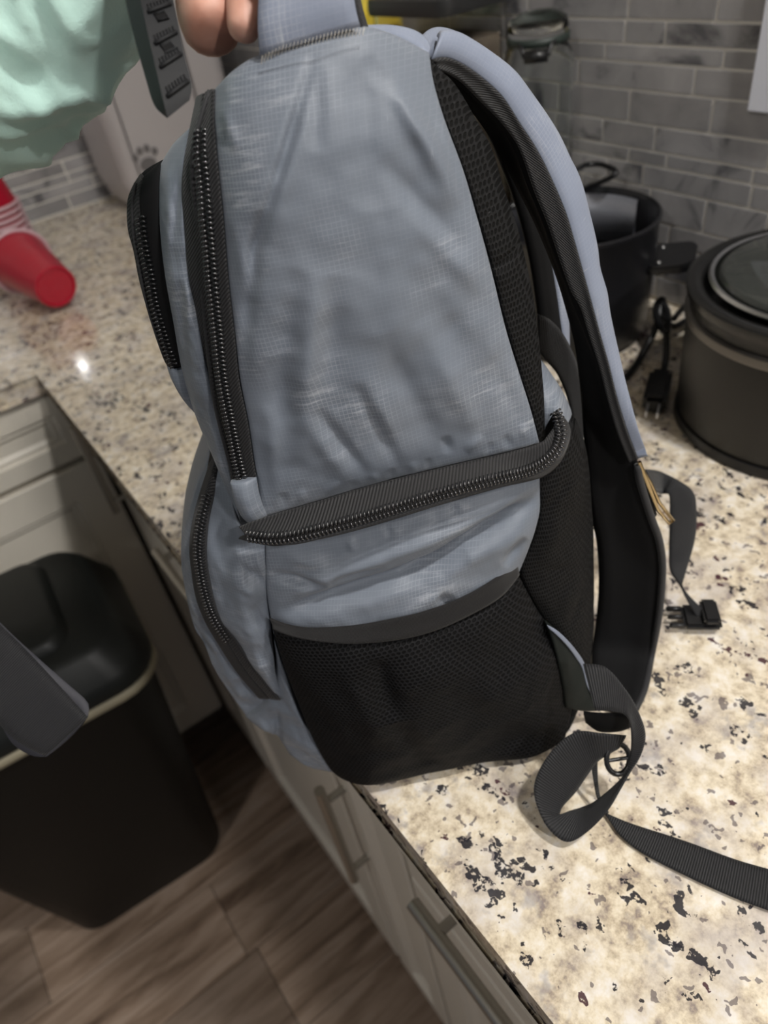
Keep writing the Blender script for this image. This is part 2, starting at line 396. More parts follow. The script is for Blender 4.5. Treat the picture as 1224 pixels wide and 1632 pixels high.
# ------------------------------------------------------------------ trash can
def rrect(x0, x1, y0, y1, r, n=6):
    pts = []
    for cx, cy, a in ((x1-r,y1-r,0),(x0+r,y1-r,90),(x0+r,y0+r,180),(x1-r,y0+r,270)):
        for k in range(n+1):
            t = math.radians(a+90*k/n); pts.append((cx+r*math.cos(t), cy+r*math.sin(t)))
    return pts
def loft(bm, rings, cap=True):
    R = [[bm.verts.new(p) for p in r] for r in rings]
    for A, B in zip(R, R[1:]):
        n = len(A)
        for k in range(n): bm.faces.new((A[k], A[(k+1)%n], B[(k+1)%n], B[k]))
    if cap: bm.faces.new(R[0][::-1]); bm.faces.new(R[-1])
def trash():
    t = empty('trash_can', (-.16,.83,0), 'black plastic kitchen bin with domed lid standing in front of the cabinets', 'trash can')
    X0, X1, Y0, Y1 = -.36, .035, .700, .960
    def rg(i, z, r=.06, dy=0): return [(x, y, z) for x, y in rrect(X0+i, X1-i, Y0+i+dy, Y1-i*.5+dy*.1, r)]
    rot = Matrix.Translation((-.16,.83,0)) @ Matrix.Rotation(math.radians(-4),4,'Z') @ Matrix.Translation((.16,-.83,0))
    mb = mat('bin_body', (.0045,.0045,.004), .5, Specular_IOR_Level=.25); ml = mat('bin_lid', (.008,.0095,.009), .42, Specular_IOR_Level=.3); mr = mat('bin_liner', (.30,.27,.19), .6)
    bm = bmesh.new(); loft(bm, [rg(.060,0,.05,.04), rg(.055,.01,.05,.04), rg(.008,.60)]); bmesh.ops.transform(bm, matrix=rot, verts=bm.verts)
    sharp(link('body', bm, mb, t))
    bm = bmesh.new(); loft(bm, [rg(.0,.600), rg(-.003,.602), rg(-.003,.611), rg(.0,.614)]); bmesh.ops.transform(bm, matrix=rot, verts=bm.verts)
    link('bag_liner', bm, mr, t, label='cream bin liner edge folded over the rim')
    bm = bmesh.new(); loft(bm, [rg(.002,.614), rg(-.002,.617), rg(-.002,.632), rg(.004,.642), rg(.022,.672,.05), rg(.032,.682,.045)]); bmesh.ops.transform(bm, matrix=rot, verts=bm.verts)
    lid = sharp(link('lid', bm, ml, t), 50)
    bm = bmesh.new()
    loft(bm, [[(x,y,.676) for x,y in rrect(X0+.05,X1-.075,Y0+.05,Y1-.022,.03)], [(x,y,.693) for x,y in rrect(X0+.055,X1-.08,Y0+.055,Y1-.027,.03)], [(x,y,.698) for x,y in rrect(X0+.062,X1-.087,Y0+.062,Y1-.034,.028)]])
    bmesh.ops.transform(bm, matrix=rot, verts=bm.verts)
    sharp(link('swing_flap', bm, ml, lid), 50)
    bm = bmesh.new(); lathe(bm, [(.0001,.003),(.0035,.002),(.004,0)], (-.155,.80,.698), 12)
    link('rivet', bm, M['steel'], lid)
trash()

# ------------------------------------------------------------------ backpack
# frame of the bag: U runs along its side, Wv up the leaning side, N out of the side panel
A0 = Vector((.085, .225, .912)); U = Vector((.914, -.406, 0)).normalized(); N0 = Vector((-.406, -.914, 0)).normalized()
LEAN = math.radians(9)
Wv = (Vector((0,0,1))*math.cos(LEAN) - N0*math.sin(LEAN)).normalized(); N = (N0*math.cos(LEAN) + Vector((0,0,1))*math.sin(LEAN)).normalized()
def B(px, py, o=0.0):
    p0 = A0 + N*(o*.01); r = ray(px, py); t = (p0-CAM).dot(N)/r.dot(N); return CAM + r*t
def Z(px, py, z):
    r = ray(px, py); return CAM + r*((z-CAM.z)/r.z)
def toP(p):
    c = RM.transposed() @ (p-CAM); return c.x/c.z*F+612, c.y/c.z*F+816
def P3(q):
    p = q if isinstance(q, Vector) else B(*q)
    if p.z < ZC+.007 and not isinstance(q, Vector):
        p2 = Z(q[0], q[1], ZC+.007)
        if p2.x > XF-.004: p = p2
    return p
def resample(pts, n, sm=True):
    pts = [P3(q) for q in pts]
    if sm and len(pts) > 2: pts = smoothpath(pts, 6)
    L = [0]
    for a, b in zip(pts, pts[1:]): L.append(L[-1]+(b-a).length)
    out = []; j = 0
    for i in range(n):
        s = L[-1]*i/(n-1)
        while j < len(L)-2 and L[j+1] < s: j += 1
        d = L[j+1]-L[j]; out.append(pts[j].lerp(pts[j+1], 0 if d < 1e-9 else (s-L[j])/d))
    return out
def setuv(o, f):
    me = o.data; uv = me.uv_layers.new(name='UVMap')
    co = [f(v.co) for v in me.vertices]
    for lp in me.loops: uv.data[lp.index].uv = co[lp.vertex_index]
def fab_uv(p): q = p-A0; return (q.dot(U)+q.dot(N)*.5, q.dot(Wv)+.3*q.dot(N)*0)
def segd(px, py, c):
    (x0,y0),(x1,y1) = c[0], c[1]; dx, dy = x1-x0, y1-y0; L2 = dx*dx+dy*dy
    t = ((px-x0)*dx+(py-y0)*dy)/L2; tc = max(0, min(1, t))
    return math.hypot(px-x0-tc*dx, py-y0-tc*dy), tc
def crease(px, py, cs):
    s = 0
    for c in cs:
        d, t = segd(px, py, c); w, a = c[2], c[3]
        if d < 3*w: s += a*.0015*math.exp(-(d/w)**2)*math.sin(math.pi*min(1,max(0,t)))**.8
    return s
def patch(name, top, bot, left, right, m, parent, bulge=0, deep=0, taper=.9, nu=60, nv=60, cs=(), noise_a=.0004, noise_s=60, power=.5, anchor=(.45,.15), pl=None, **k):
    T = resample(top, nu); Bt = resample(bot, nu); L = resample(left, nv); R = resample(right, nv)
    bm = bmesh.new(); g = []
    for j in range(nv):
        v = j/(nv-1); row = []
        for i in range(nu):
            u = i/(nu-1)
            p = T[i]*(1-v)+Bt[i]*v + L[j]*(1-u)+R[j]*u - (T[0]*(1-u)*(1-v)+T[-1]*u*(1-v)+Bt[0]*(1-u)*v+Bt[-1]*u*v)
            e = (math.sin(math.pi*u)**power)*(math.sin(math.pi*v)**power) if 0 < u < 1 and 0 < v < 1 else 0
            px, py = toP(p)
            h = bulge*.01*e + crease(px, py, cs)*min(1, 6*min(u, 1-u, v, 1-v)+.25)
            h += noise_a*noise.noise(p*noise_s)*2*min(1, e*2) + noise_a*.5*noise.noise(p*noise_s*3)*min(1,e*2)
            row.append(bm.verts.new(p+N*h))
        g.append(row)
    for j in range(nv-1):
        for i in range(nu-1): bm.faces.new((g[j][i], g[j][i+1], g[j+1][i+1], g[j+1][i]))
    if deep:
        ring = g[0] + [g[j][-1] for j in range(1, nv)] + g[-1][-2::-1] + [g[j][0] for j in range(nv-2, 0, -1)]
        cen = g[int(nv*(1-anchor[1]))-1][int(nu*anchor[0])].co.copy()
        prev = ring; K = 6
        for q in range(1, K+1):
            f = q/K; s = 1-(1-taper)*f**1.3
            cur = []
            for vtx in ring:
                dd = vtx.co-cen; dd = dd - N*dd.dot(N)*f
                cur.append(bm.verts.new(cen + dd*s + N0*(-deep*.01*f)))
            n = len(ring)
            for i in range(n): bm.faces.new((prev[i], prev[(i+1)%n], cur[(i+1)%n], cur[i]))
            prev = cur
        bm.faces.new(prev)
    for vtx in bm.verts:                 # rests on the slab, never inside it
        if vtx.co.x > XF-.002 and vtx.co.z < ZC+.0012: vtx.co.z = ZC+.0012
    o = link(name, bm, m, parent, **k)
    setuv(o, fab_uv)
    return o
def ribbon(name, ea, eb, m, parent, th=.0015, n=60, nt=8, bow=0, sm=True, **k):
    """flat band between two edge curves, thickened both ways, with u along and v across"""
    A = resample(ea, n, sm); Bb = resample(eb, n, sm); bm = bmesh.new(); rows = []; L = 0; uvs = []
    nn = None
    for i in range(n):
        a, b = A[i], Bb[i]; j0, j1 = max(0,i-1), min(n-1,i+1)
        t = ((A[j1]+Bb[j1])-(A[j0]+Bb[j0])).normalized(); w = (b-a)
        q = t.cross(w); q = q.normalized() if q.length > 1e-9 else (nn or N)
        if nn is not None and q.dot(nn) < 0: q = -q
        nn = q
        if i: L += (((A[i]+Bb[i])-(A[i-1]+Bb[i-1]))*.5).length
        top = []; lo = []
        for c in range(nt+1):
            f = c/nt; hh = bow*math.sin(math.pi*f); edge = .25 if c in (0, nt) else 1
            p = a.lerp(b, f)
            top.append(bm.verts.new(p+q*(hh+th/2*edge))); uvs.append((L, w.length*(f-.5)))
            lo.append(bm.verts.new(p+q*(hh-th/2*edge))); uvs.append((L, w.length*(f-.5)))
        rows.append((top, lo))
    for (t0, l0), (t1, l1) in zip(rows, rows[1:]):
        for c in range(nt):
            bm.faces.new((t0[c], t0[c+1], t1[c+1], t1[c])); bm.faces.new((l0[c], l1[c], l1[c+1], l0[c+1]))
        bm.faces.new((t0[0], t1[0], l1[0], l0[0])); bm.faces.new((t0[-1], l0[-1], l1[-1], t1[-1]))
    for (t, l) in (rows[0], rows[-1]):
        for c in range(nt): bm.faces.new((t[c], l[c], l[c+1], t[c+1]))
    me = bpy.data.meshes.new(name)
    vi = {v: i for i, v in enumerate(bm.verts)}
    # keep creation order for uvs
    order = []
    for t, l in rows:
        for c in range(nt+1): order += [t[c], l[c]]
    lut = {v: uvs[i] for i, v in enumerate(order)}
    ly = bm.loops.layers.uv.new('UVMap')
    for f in bm.faces:
        for lp in f.loops: lp[ly].uv = lut[lp.vert]
    return link(name, bm, m, parent, **k)
def coil(name, path, parent, width=.0042, pitch=.00165, r=.00062, lift=.0012, side=None):
    """zipper teeth: two staggered rows of little wire loops, one mesh"""
    pts = resample(path, 400); L = [0]
    for a, b in zip(pts, pts[1:]): L.append(L[-1]+(b-a).length)
    n = int(L[-1]/pitch); bm = bmesh.new(); j = 0
    for i in range(n):
        s = (i+.5)*pitch
        while L[j+1] < s: j += 1
        p = pts[j].lerp(pts[j+1], (s-L[j])/(L[j+1]-L[j])); t = (pts[min(j+6,399)]-pts[max(0,j-6)]).normalized()
        view = (CAM-p).normalized()
        nrm = (side or N); nrm = (nrm + view*.8).normalized(); nrm = (nrm - t*nrm.dot(t)).normalized(); x = t.cross(nrm)
        for sg, off in ((-1, 0), (1, pitch*.5)):
            c = p + t*off + nrm*lift
            q = [c + x*sg*width*.04 + nrm*.0004, c + x*sg*width*.24 + nrm*.0009, c + x*sg*width*.44 + nrm*.0002 + t*pitch*.25, c + x*sg*width*.5 - nrm*.0010+ t*pitch*.3]
            tube(bm, q, [r, r*1.1, r, r*.6], 5)
    return link(name, bm, M['coil'], parent, kind='stuff')
def offs(path, k): return [(q[0], q[1], (q[2] if len(q) > 2 else 0)+k) for q in path]
def stitch(name, path, parent, n, across=(0,0,0), r=.00025, m=None, dash=.6):
    pts = resample(path, n*2); bm = bmesh.new()
    for i in range(0, 2*n-1, 2):
        a, b = pts[i], pts[i+1]
        ac = Vector(across)
        tube(bm, [a-ac, a.lerp(b, dash)+ac] if ac.length else [a, a.lerp(b, dash)], r, 5)
    return link(name, bm, m or M['thread'], parent, kind='stuff')

bag = empty('backpack', (.14,.25,.912), 'worn slate-grey backpack with black zippers and mesh pockets held up on the worktop', 'backpack')

# zipper and seam curves, shared by neighbouring panels  (pixel x, pixel y, height over the side plane in cm)
mzR = [(342,142,-.9),(341,193,-.3),(345,243,0),(350,292,.2),(355,341,.3),(359,390,.3),(364,451,.3),(374,537,.3),(381,606,.2),(395,675,.1),(405,743,0),(409,762,0),(419,824,0)]
mzC = [(327,149,-1.4),(321,206,-.8),(320,243,-.4),(325,292,-.2),(328,341,0),(333,390,0),(337,439,0),(342,488,0),(347,537,0),(354,606,0),(367,675,-.1),(381,743,-.2),(388,766,-.2)]
mzL = [(314,156,-2.2),(302,208,-1.8),(293,260,-1.5),(290,306,-1.3),(294,365,-1.1),(300,439,-1.0),(311,488,-1.0),(322,547,-1.0),(340,623,-1.0),(357,709,-.9),(370,768,-.8)]
UP = patch('side_panel',
    [(342,142,-.9),(372,112,-.2),(412,87,.1),(470,65,.2),(560,42,.1),(620,52,-.2),(684,84,-.8)],
    [(419,824,0),(500,800,.3),(600,770,.3),(700,745,.3),(800,722,.2),(860,707,0)],
    mzR,
    [(684,84,-.8),(691,130,-.5),(708,190,-.2),(736,265,0),(760,345,0),(783,430,0),(805,520,0),(826,590,0),(845,650,0),(860,707,0)],
    M['grey'], bag, bulge=1.1, deep=15, taper=.55, nu=110, nv=170, noise_a=.0009, noise_s=42,
    cs=[((500,80),(440,290),9,-1.6),((470,180),(395,430),10,-2.4),((410,330),(375,680),12,-2.2),((560,60),(590,330),30,-1.5),((600,90),(720,330),16,2.0),((470,420),(430,700),22,-1.7),((500,420),(470,740),20,1.9),((640,420),(800,640),26,-1.5),((560,600),(650,770),12,-1.8),((470,180),(415,380),16,1.2),((640,170),(760,330),20,1.9),((600,250),(735,400),18,-1.6),((640,330),(790,480),20,1.5),
        ((530,430),(520,640),26,-1.6),((560,560),(640,740),20,1.5),((600,520),(700,720),20,-1.6),((660,500),(760,700),20,1.4),((450,560),(470,760),20,-1.5),((425,640),(440,800),12,1.3),((480,650),(560,770),14,1.5),((500,640),(590,760),10,-1.5),
        ((700,230),(745,330),10,-1.6),((715,720),(705,690),7,-1.6),((740,715),(765,690),8,1.4),((620,740),(625,765),6,-1.6),((655,730),(660,757),6,1.3),((680,725),(682,750),5,-1.4),((590,745),(600,768),6,1.3),((560,760),(562,780),6,-1.3),((540,760),(520,785),7,1.2),((800,690),(815,715),7,-1.5),((830,670),(835,700),7,1.2),((350,160),(375,240),10,1.2),((365,330),(400,480),12,1.2),((505,100),(500,240),14,-1.0),((580,90),(640,160),14,-1.2),((780,560),(830,680),14,-1.2),
        ((780,700),(775,725),5,-1.4),((450,780),(455,810),6,-1.3),((480,775),(480,800),6,1.2),((690,150),(720,260),10,1.4)])

# top carry handle
hd = ribbon('carry_handle', [(414,88,.5),(411,45,.6),(412,0,.5),(416,-60,.3),(430,-125,-.4),(440,-150,-2.2),(445,-120,-4.5),(450,-50,-5.5),(458,40,-5.8),(462,75,-5.8)], [(574,42,.5),(566,10,.6),(562,-30,.5),(562,-80,.3),(560,-130,-.4),(552,-150,-2.2),(548,-120,-4.5),(545,-50,-5.5),(542,30,-5.8),(540,65,-5.8)], M['grey_plain'], bag, th=.0022, n=50)
ribbon('handle_binding', [(576,50,.1),(566,10,.2),(562,-30,.1),(562,-80,0),(556,-130,-.6)], [(584,44,-.8),(573,6,-.8),(568,-30,-.8),(567,-80,-.8),(560,-130,-1.2)], M['binding'], hd, th=.002, n=30)
zz = resample([(415,97,.75),(449,80,.95),(490,69,1.05),(534,57,1.0),(579,51,.8)], 58); bm = bmesh.new()
tube(bm, [p + Wv*(.0012 if i % 2 else -.0010) + U*(.0004 if i % 2 else 0) + N*.0012 for i, p in enumerate(zz)], .00017, 5); link('bar_tack', bm, M['thread'], hd)

# main zipper on the left
zt = ribbon('main_zipper', offs(mzC, .05), offs(mzR[:12], .15), M['tape'], bag, th=.0014, n=80)
ribbon('zipper_tape', offs(mzL, .1), offs(mzC, .06), M['tape'], zt, th=.0014, n=80)
coil('zipper_teeth', offs(mzC, .18)[1:], zt, width=.0056, pitch=.00185, r=.00055)
bm = bmesh.new(); tube(bm, resample([(334,145,-1.0),(322,180,-.7),(308,235,-.5),(307,290,-.5),(313,341,-.4),(318,400,-.4),(325,488,-.4),(332,560,-.4),(342,640,-.4),(356,700,-.4),(371,755,-.4)], 80), .0009, 8); link('piping', bm, M['binding'], zt)
patch('zipper_end_tab', [(367,770,.3),(388,768,.5),(409,762,.3)], [(396,834,.2),(408,832,.4),(426,822,.2)], [(367,770,.3),(372,795,.3),(384,822,.2),(396,834,.2)], [(409,762,.3),(413,785,.3),(420,808,.3),(426,822,.2)], M['grey'], bag, bulge=.3, deep=.8, nu=16, nv=24)

# front pocket panel between the two upright zippers
patch('front_panel', [(256,262,-3.6),(275,232,-3.0),(302,206,-2.0)], [(333,716,-3.0),(345,742,-2.2),(384,836,-.8)],
    [(256,262,-3.6),(254,300,-3.2),(255,365,-2.9),(263,439,-2.6),(276,512,-2.5),(290,590,-2.8),(309,655,-3.2),(333,716,-3.0)],
    [(302,206,-2.0),(293,260,-1.5),(291,306,-1.3),(295,365,-1.1),(301,439,-1.0),(312,488,-1.0),(323,547,-1.0),(341,623,-1.0),(358,709,-.9),(384,836,-.8)],
    M['grey'], bag, bulge=.7, deep=9, taper=.8, nu=40, nv=110, noise_a=.0012, noise_s=70, cs=[((285,270),(280,380),8,-1.6),((272,290),(268,420),7,1.3),((300,420),(300,520),7,1.5),((285,440),(300,600),8,-1.4),((310,600),(345,760),9,-1.3)])
pzL = [(226,277,-5.2),(211,299,-4.8),(203,323,-4.4),(204,365,-4.0),(213,400,-3.8),(223,451,-3.6),(240,510,-3.6),(261,572,-3.6),(272,587,-3.6)]
pzR = [(261,256,-3.9),(255,272,-3.5),(255,320,-3.2),(257,365,-3.0),(266,439,-2.8),(278,512,-2.7),(296,578,-2.9),(297,582,-2.9)]
pzC = [(228,285,-4.3),(223,310,-3.8),(224,341,-3.5),(229,390,-3.3),(239,439,-3.2),(247,485,-3.2),(257,520,-3.2),(269,560,-3.2),(279,584,-3.2)]
pz = ribbon('pocket_zipper', offs(pzL, .1), offs(pzC, .1), M['tape'], bag, th=.0014, n=60)
ribbon('zipper_tape', offs(pzC, .1), offs(pzR, .12), M['black'], pz, th=.0014, n=60)
coil('zipper_teeth', offs(pzC, .2)[2:], pz, width=.0046, pitch=.0019, r=.0005)
bm = bmesh.new(); tube(bm, resample(offs([(216,292,-4.3),(211,330,-4.0),(214,380,-3.7),(223,430,-3.5),(233,480,-3.4),(248,530,-3.4),(262,570,-3.4)], .2), 60), .0007, 8); link('piping', bm, M['binding'], pz)
patch('pocket_flap', [(203,321,-4.6),(225,277,-5.4),(260,254,-4.2)], [(262,572,-3.9),(280,590,-3.4),(297,582,-3.1)],
    [(203,321,-4.6),(204,365,-4.2),(214,403,-4.0),(224,453,-3.8),(241,512,-3.8),(262,572,-3.9)], [(260,254,-4.2),(256,320,-3.4),(258,365,-3.2),(267,439,-3.0),(279,512,-2.9),(297,582,-3.1)],
    M['black'], bag, bulge=.1, deep=2.5, taper=.85, nu=16, nv=50)
patch('pocket_bottom', [(262,570,-3.6),(280,588,-3.3),(297,580,-3.0)], [(309,657,-3.3),(318,652,-3.1),(322,650,-3.0)], [(262,570,-3.6),(272,602,-3.5),(290,635,-3.4),(309,657,-3.3)], [(297,580,-3.0),(305,610,-3.0),(313,630,-3.0),(322,650,-3.0)], M['grey'], bag, bulge=.3, deep=5, taper=.9, nu=20, nv=24)

# lower cooler compartment
hzT = [(381,840,.5),(400,832,.9),(430,822,1.0),(500,801,1.3),(600,771,1.4),(700,746,1.3),(800,723,1.0),(858,707,.8),(873,694,.5),(884,676,0),(882,657,-.5)]
hzC = [(392,853,1.4),(440,857,2.1),(500,846,2.3),(600,818,2.3),(700,787,2.1),(780,765,1.9),(845,748,1.3),(880,724,.9),(893,695,.4),(890,670,-.1),(884,656,-.5)]
hzB = [(380,858,.6),(420,868,.9),(450,869,1.7),(520,857,1.8),(600,836,1.8),(700,805,1.6),(800,776,1.0),(862,761,.7),(893,736,.3),(908,700,-.2),(906,675,-.7),(888,655,-.7)]
hz = ribbon('cooler_zipper', hzT, hzC, M['tape'], bag, th=.0014, n=110)
ribbon('zipper_tape', hzC, hzB, M['binding'], hz, th=.0014, n=110, nt=6)
coil('zipper_teeth', offs(hzC, .15), hz, width=.0056, pitch=.0019, r=.00055)
bm = bmesh.new(); tube(bm, resample(offs(hzC, .05)[:1]+[(400,858,1.5),(460,866,2.1),(520,854,2.2),(600,832,2.1),(700,801,1.9),(800,771,1.3),(862,752,1.0),(893,725,.6),(904,695,.1)], 100), .0008, 8); link('piping', bm, M['binding'], hz)
LOW = patch('lower_side_panel', [(424,868,-.9),(520,850,-.3),(600,832,0),(700,802,.1),(800,774,.1),(860,762,-.2)],
    [(436,1010,-.2),(500,1030,.6),(600,1030,1.0),(700,1000,.8),(780,960,.4),(826,915,-.2)],
    [(424,868,0),(424,905,-.1),(426,950,-.1),(436,1010,-.2)],
    [(860,762,.1),(860,815,0),(845,868,-.1),(826,915,-.2)],
    M['grey'], bag, bulge=.8, deep=14, taper=.85, nu=120, nv=70, noise_a=.0008, noise_s=50,
    cs=[((440,972),(740,872),13,-6.5),((640,910),(875,780),12,-6),((440,938),(860,775),14,3.4),((430,912),(520,925),8,-3.6),((520,920),(610,890),8,-2.2),((450,885),(520,890),10,1.6),((700,900),(850,830),14,1.4),((690,935),(720,955),10,-2.4),((800,895),(835,850),9,-3),((640,840),(690,820),8,1.6),((560,870),(555,850),6,1.4),((600,975),(720,925),16,1.3),((620,850),(615,832),5,-1.6),((720,812),(725,800),5,-1.6)])
# lower front pocket, grey with its own zipper
lzL = [(341,722,-3.2),(322,775,-3.0),(308,825,-2.6),(302,870,-2.4),(305,910,-2.3),(313,955,-2.3),(328,993,-2.2),(350,1030,-2.2),(378,1072,-2.1),(412,1112,-2.0)]
lzR = [(352,745,-2.6),(340,790,-2.2),(331,830,-1.9),(328,870,-1.7),(331,910,-1.6),(339,950,-1.5),(351,985,-1.4),(376,1020,-1.2),(406,1065,-1.1),(446,1115,-1.0)]
lzC = [(346,735,-2.6),(331,783,-2.2),(320,830,-1.9),(315,872,-1.7),(319,912,-1.6),(327,950,-1.5),(340,985,-1.5),(362,1020,-1.4),(392,1068,-1.4),(430,1113,-1.4)]
lz = ribbon('front_zipper', offs(lzL, .1), offs(lzC, .1), M['binding'], bag, th=.0014, n=80)
ribbon('zipper_tape', offs(lzC, .1), offs(lzR, .1), M['tape'], lz, th=.0014, n=80)
coil('zipper_teeth', offs(lzC, .15)[1:8], lz, width=.0044, pitch=.002, r=.0005)
bm = bmesh.new(); tube(bm, resample(offs(lzR, .12), 60), .0007, 8); link('piping', bm, M['binding'], lz)
patch('lower_front_panel', [(346,735,-2.6),(365,780,-1.6),(384,838,-.5),(424,866,-.2)], [(446,1115,-1.2),(447,1114,-1.2),(449,1112,-1.2),(451,1110,-1.2)],
    [(346,735,-2.6),(338,790,-2.2),(330,830,-2.0),(327,870,-1.8),(330,910,-1.7),(338,950,-1.6),(350,985,-1.5),(375,1020,-1.4),(405,1065,-1.3),(446,1115,-1.2)],
    [(424,866,-.2),(425,905,-.2),(427,950,-.3),(432,1000,-.5),(436,1040,-.7),(440,1080,-.9),(451,1110,-1.2)],
    M['grey'], bag, bulge=.6, deep=8, taper=.9, nu=50, nv=100, noise_a=.001, noise_s=70, cs=[((395,905),(425,930),8,-1.8),((360,900),(420,950),10,1.4),((400,960),(428,1000),8,-1.6),((385,890),(400,930),6,-1.2),((405,880),(430,925),5,1.3)])
patch('front_pocket', [(289,860,-4.0),(305,800,-3.6),(335,719,-3.4)], [(396,1146,-3.2),(420,1130,-2.6),(447,1116,-1.9)],
    [(289,860,-4.0),(289,900,-3.9),(297,950,-3.8),(310,1000,-3.7),(325,1025,-3.6),(340,1062,-3.5),(362,1098,-3.4),(396,1146,-3.2)],
    [(335,719,-3.8),(324,790,-3.1),(313,870,-2.8),(322,945,-2.7),(343,1000,-2.6),(378,1050,-2.4),(447,1116,-1.9)],
    M['grey'], bag, bulge=.3, deep=7, taper=.9, nu=30, nv=80, noise_a=.0018, noise_s=80, cs=[((320,1010),(350,1060),6,-1.5),((345,1050),(400,1120),8,1.6)])
BOT = patch('bottom_panel', [(392,1143,-3.0),(420,1126,-2.0),(440,1075,-1.2),(437,1020,-.6)], [(462,1203,-2.4),(494,1222,-1.8),(520,1229,-1.0),(545,1232,-.6)],
    [(392,1143,-3.0),(415,1160,-2.8),(440,1170,-2.6),(462,1203,-2.4)], [(437,1020,-.6),(458,1080,-.6),(485,1150,-.6),(545,1232,-.6)],
    M['grey'], bag, bulge=.4, deep=10, taper=.9, nu=50, nv=50, noise_a=.0015, noise_s=70, cs=[((440,1120),(446,1190),5,-2),((455,1150),(500,1200),9,1.6),((395,1145),(440,1160),8,1.4)])
# net side pocket and elastic
patch('mesh_pocket', [(435,1004,.6),(470,1016,1.2),(520,1024,1.7),(570,1026,2.0),(640,1019,2.1),(700,1003,1.9),(760,975,1.4),(800,950,.9),(826,916,.2)],
    [(560,1248,-.5),(600,1250,.2),(700,1227,.8),(780,1213,.8),(850,1206,.4),(900,1180,-.6)],
    [(435,1004,.6),(452,1060,.3),(475,1120,0),(500,1180,-.2),(530,1230,-.4),(560,1248,-.5)],
    [(826,916,.2),(858,975,0),(884,1012,-.1),(905,1060,-.2),(914,1110,-.3),(900,1180,-.6)],
    M['mesh'], bag, bulge=1.6, deep=16, taper=.88, nu=110, nv=90, noise_a=.0012, noise_s=45, power=.6, anchor=(.5,.02),
    cs=[((600,1040),(620,1120),18,-3.6),((620,1120),(680,1200),18,-2.5),((540,1040),(600,1160),16,1.6),((700,1020),(860,1150),30,1.2),((740,1010),(740,1200),26,-1.2),((480,1080),(560,1210),14,-1.5)])
ribbon('pocket_elastic', [(430,984,.3),(460,995,.9),(500,1000,1.3),(560,997,1.7),(620,987,1.9),(680,973,1.8),(740,950,1.5),(790,920,.9),(823,889,.1)],
    [(437,1004,.7),(470,1016,1.4),(520,1024,2.0),(570,1026,2.3),(640,1019,2.4),(700,1003,2.2),(760,975,1.7),(800,950,1.2),(827,918,.3)], M['elastic'], bag, th=.002, n=90, bow=.0006)
# lower back: padded black mesh, with the grey cap above it
patch('lower_back_mesh', [(858,764,.0),(890,735,-.2),(908,690,-.9),(918,668,-2.5)], [(895,1175,-.8),(905,1165,-1.6),(915,1135,-2.6),(922,1100,-3.6)],
    [(858,764,0),(860,815,-.1),(845,868,-.2),(828,915,-.3),(858,975,-.3),(884,1012,-.4),(905,1060,-.5),(913,1110,-.6),(895,1175,-.8)],
    [(918,668,-2.5),(934,715,-3),(941,780,-3.4),(945,860,-3.6),(945,940,-3.8),(942,1010,-3.8),(932,1060,-3.7),(922,1100,-3.6)],
    M['pad'], bag, bulge=.8, deep=8, taper=.9, nu=50, nv=90, noise_a=.0008, cs=[((862,818),(915,745),5,-1.2),((860,905),(905,890),6,-1),((900,1000),(940,870),5,-1.2)])
patch('upper_back_cap', [(866,610,-2.5),(885,606,-3.5),(905,640,-4.5)], [(866,690,-.8),(882,656,-1),(904,690,-1.6)], [(866,610,-2.5),(866,640,-1.8),(866,690,-.8)], [(905,640,-4.5),(912,665,-3.5),(908,694,-1.8)], M['grey'], bag, bulge=.4, deep=5, nu=24, nv=24)
# padded back, upper
patch('back_mesh', [(686,92,-.8),(700,110,-1.2),(720,128,-1.8),(736,150,-2.6)], [(861,708,-.1),(863,706,-.3),(866,702,-.6),(868,698,-.9)],
    [(686,92,-.8),(691,130,-.5),(709,190,-.3),(737,265,-.1),(761,345,-.1),(784,430,-.1),(806,520,-.1),(827,590,-.1),(846,650,-.1),(861,708,-.1)],
    [(736,150,-2.6),(762,196,-2.8),(785,240,-2.8),(803,300,-2.8),(824,360,-2.6),(838,417,-2.4),(848,464,-2.2),(855,510,-2.0),(861,563,-1.7),(867,640,-1.3),(868,698,-.9)],
    M['pad'], bag, bulge=.6, deep=8, taper=.8, nu=40, nv=130, power=.6, noise_a=.0005, cs=[((770,440),(850,365),7,-1.6)])

# near shoulder strap: padded band, outer side grey, inner side black
no = [(697,54,-3.2),(723,58,-3.8),(748,71,-4.2),(775,88,-4.6),(811,114,-5.0),(834,141,-5.2),(860,176,-5.4),(882,209,-5.6),(900,246,-5.6),(917,280,-5.6),(931,334,-5.6),(941,379,-5.5),(943,417,-5.4),(955,455,-5.3),(958,491,-5.2),(968,547,-5.1),(979,596,-4.6),(989,632,-4.2),(997,665,-3.9),(1004,694,-3.7),(1011,715,-3.6),(1017,731,-3.5)]
nb = [(687,95,-1.6),(710,91,-2.0),(736,101,-2.4),(769,124,-2.8),(801,154,-3.0),(828,196,-3.2),(850,229,-3.3),(872,270,-3.4),(900,334,-3.4),(914,379,-3.4),(927,425,-3.4),(938,464,-3.4),(945,490,-3.4),(956,530,-3.4),(971,583,-3.4),(984,635,-3.4),(1001,690,-3.4),(1017,730,-3.4)]
ni = [(697,112,-1.8),(714,118,-2.2),(736,132,-2.6),(769,165,-3.0),(801,198,-3.2),(828,238,-3.4),(851,303,-3.5),(874,360,-3.6),(893,417,-3.6),(910,464,-3.6),(925,490,-3.6),(938,531,-3.6),(955,583,-3.6),(968,635,-3.6),(984,690,-3.6),(1002,735,-3.6)]
st = ribbon('shoulder_strap', no, offs(nb, -.15), M['grey_plain'], bag, th=.003, n=120, bow=-.004)
ribbon('strap_binding', nb, ni, M['binding'], st, th=.004, n=120, bow=.0012)
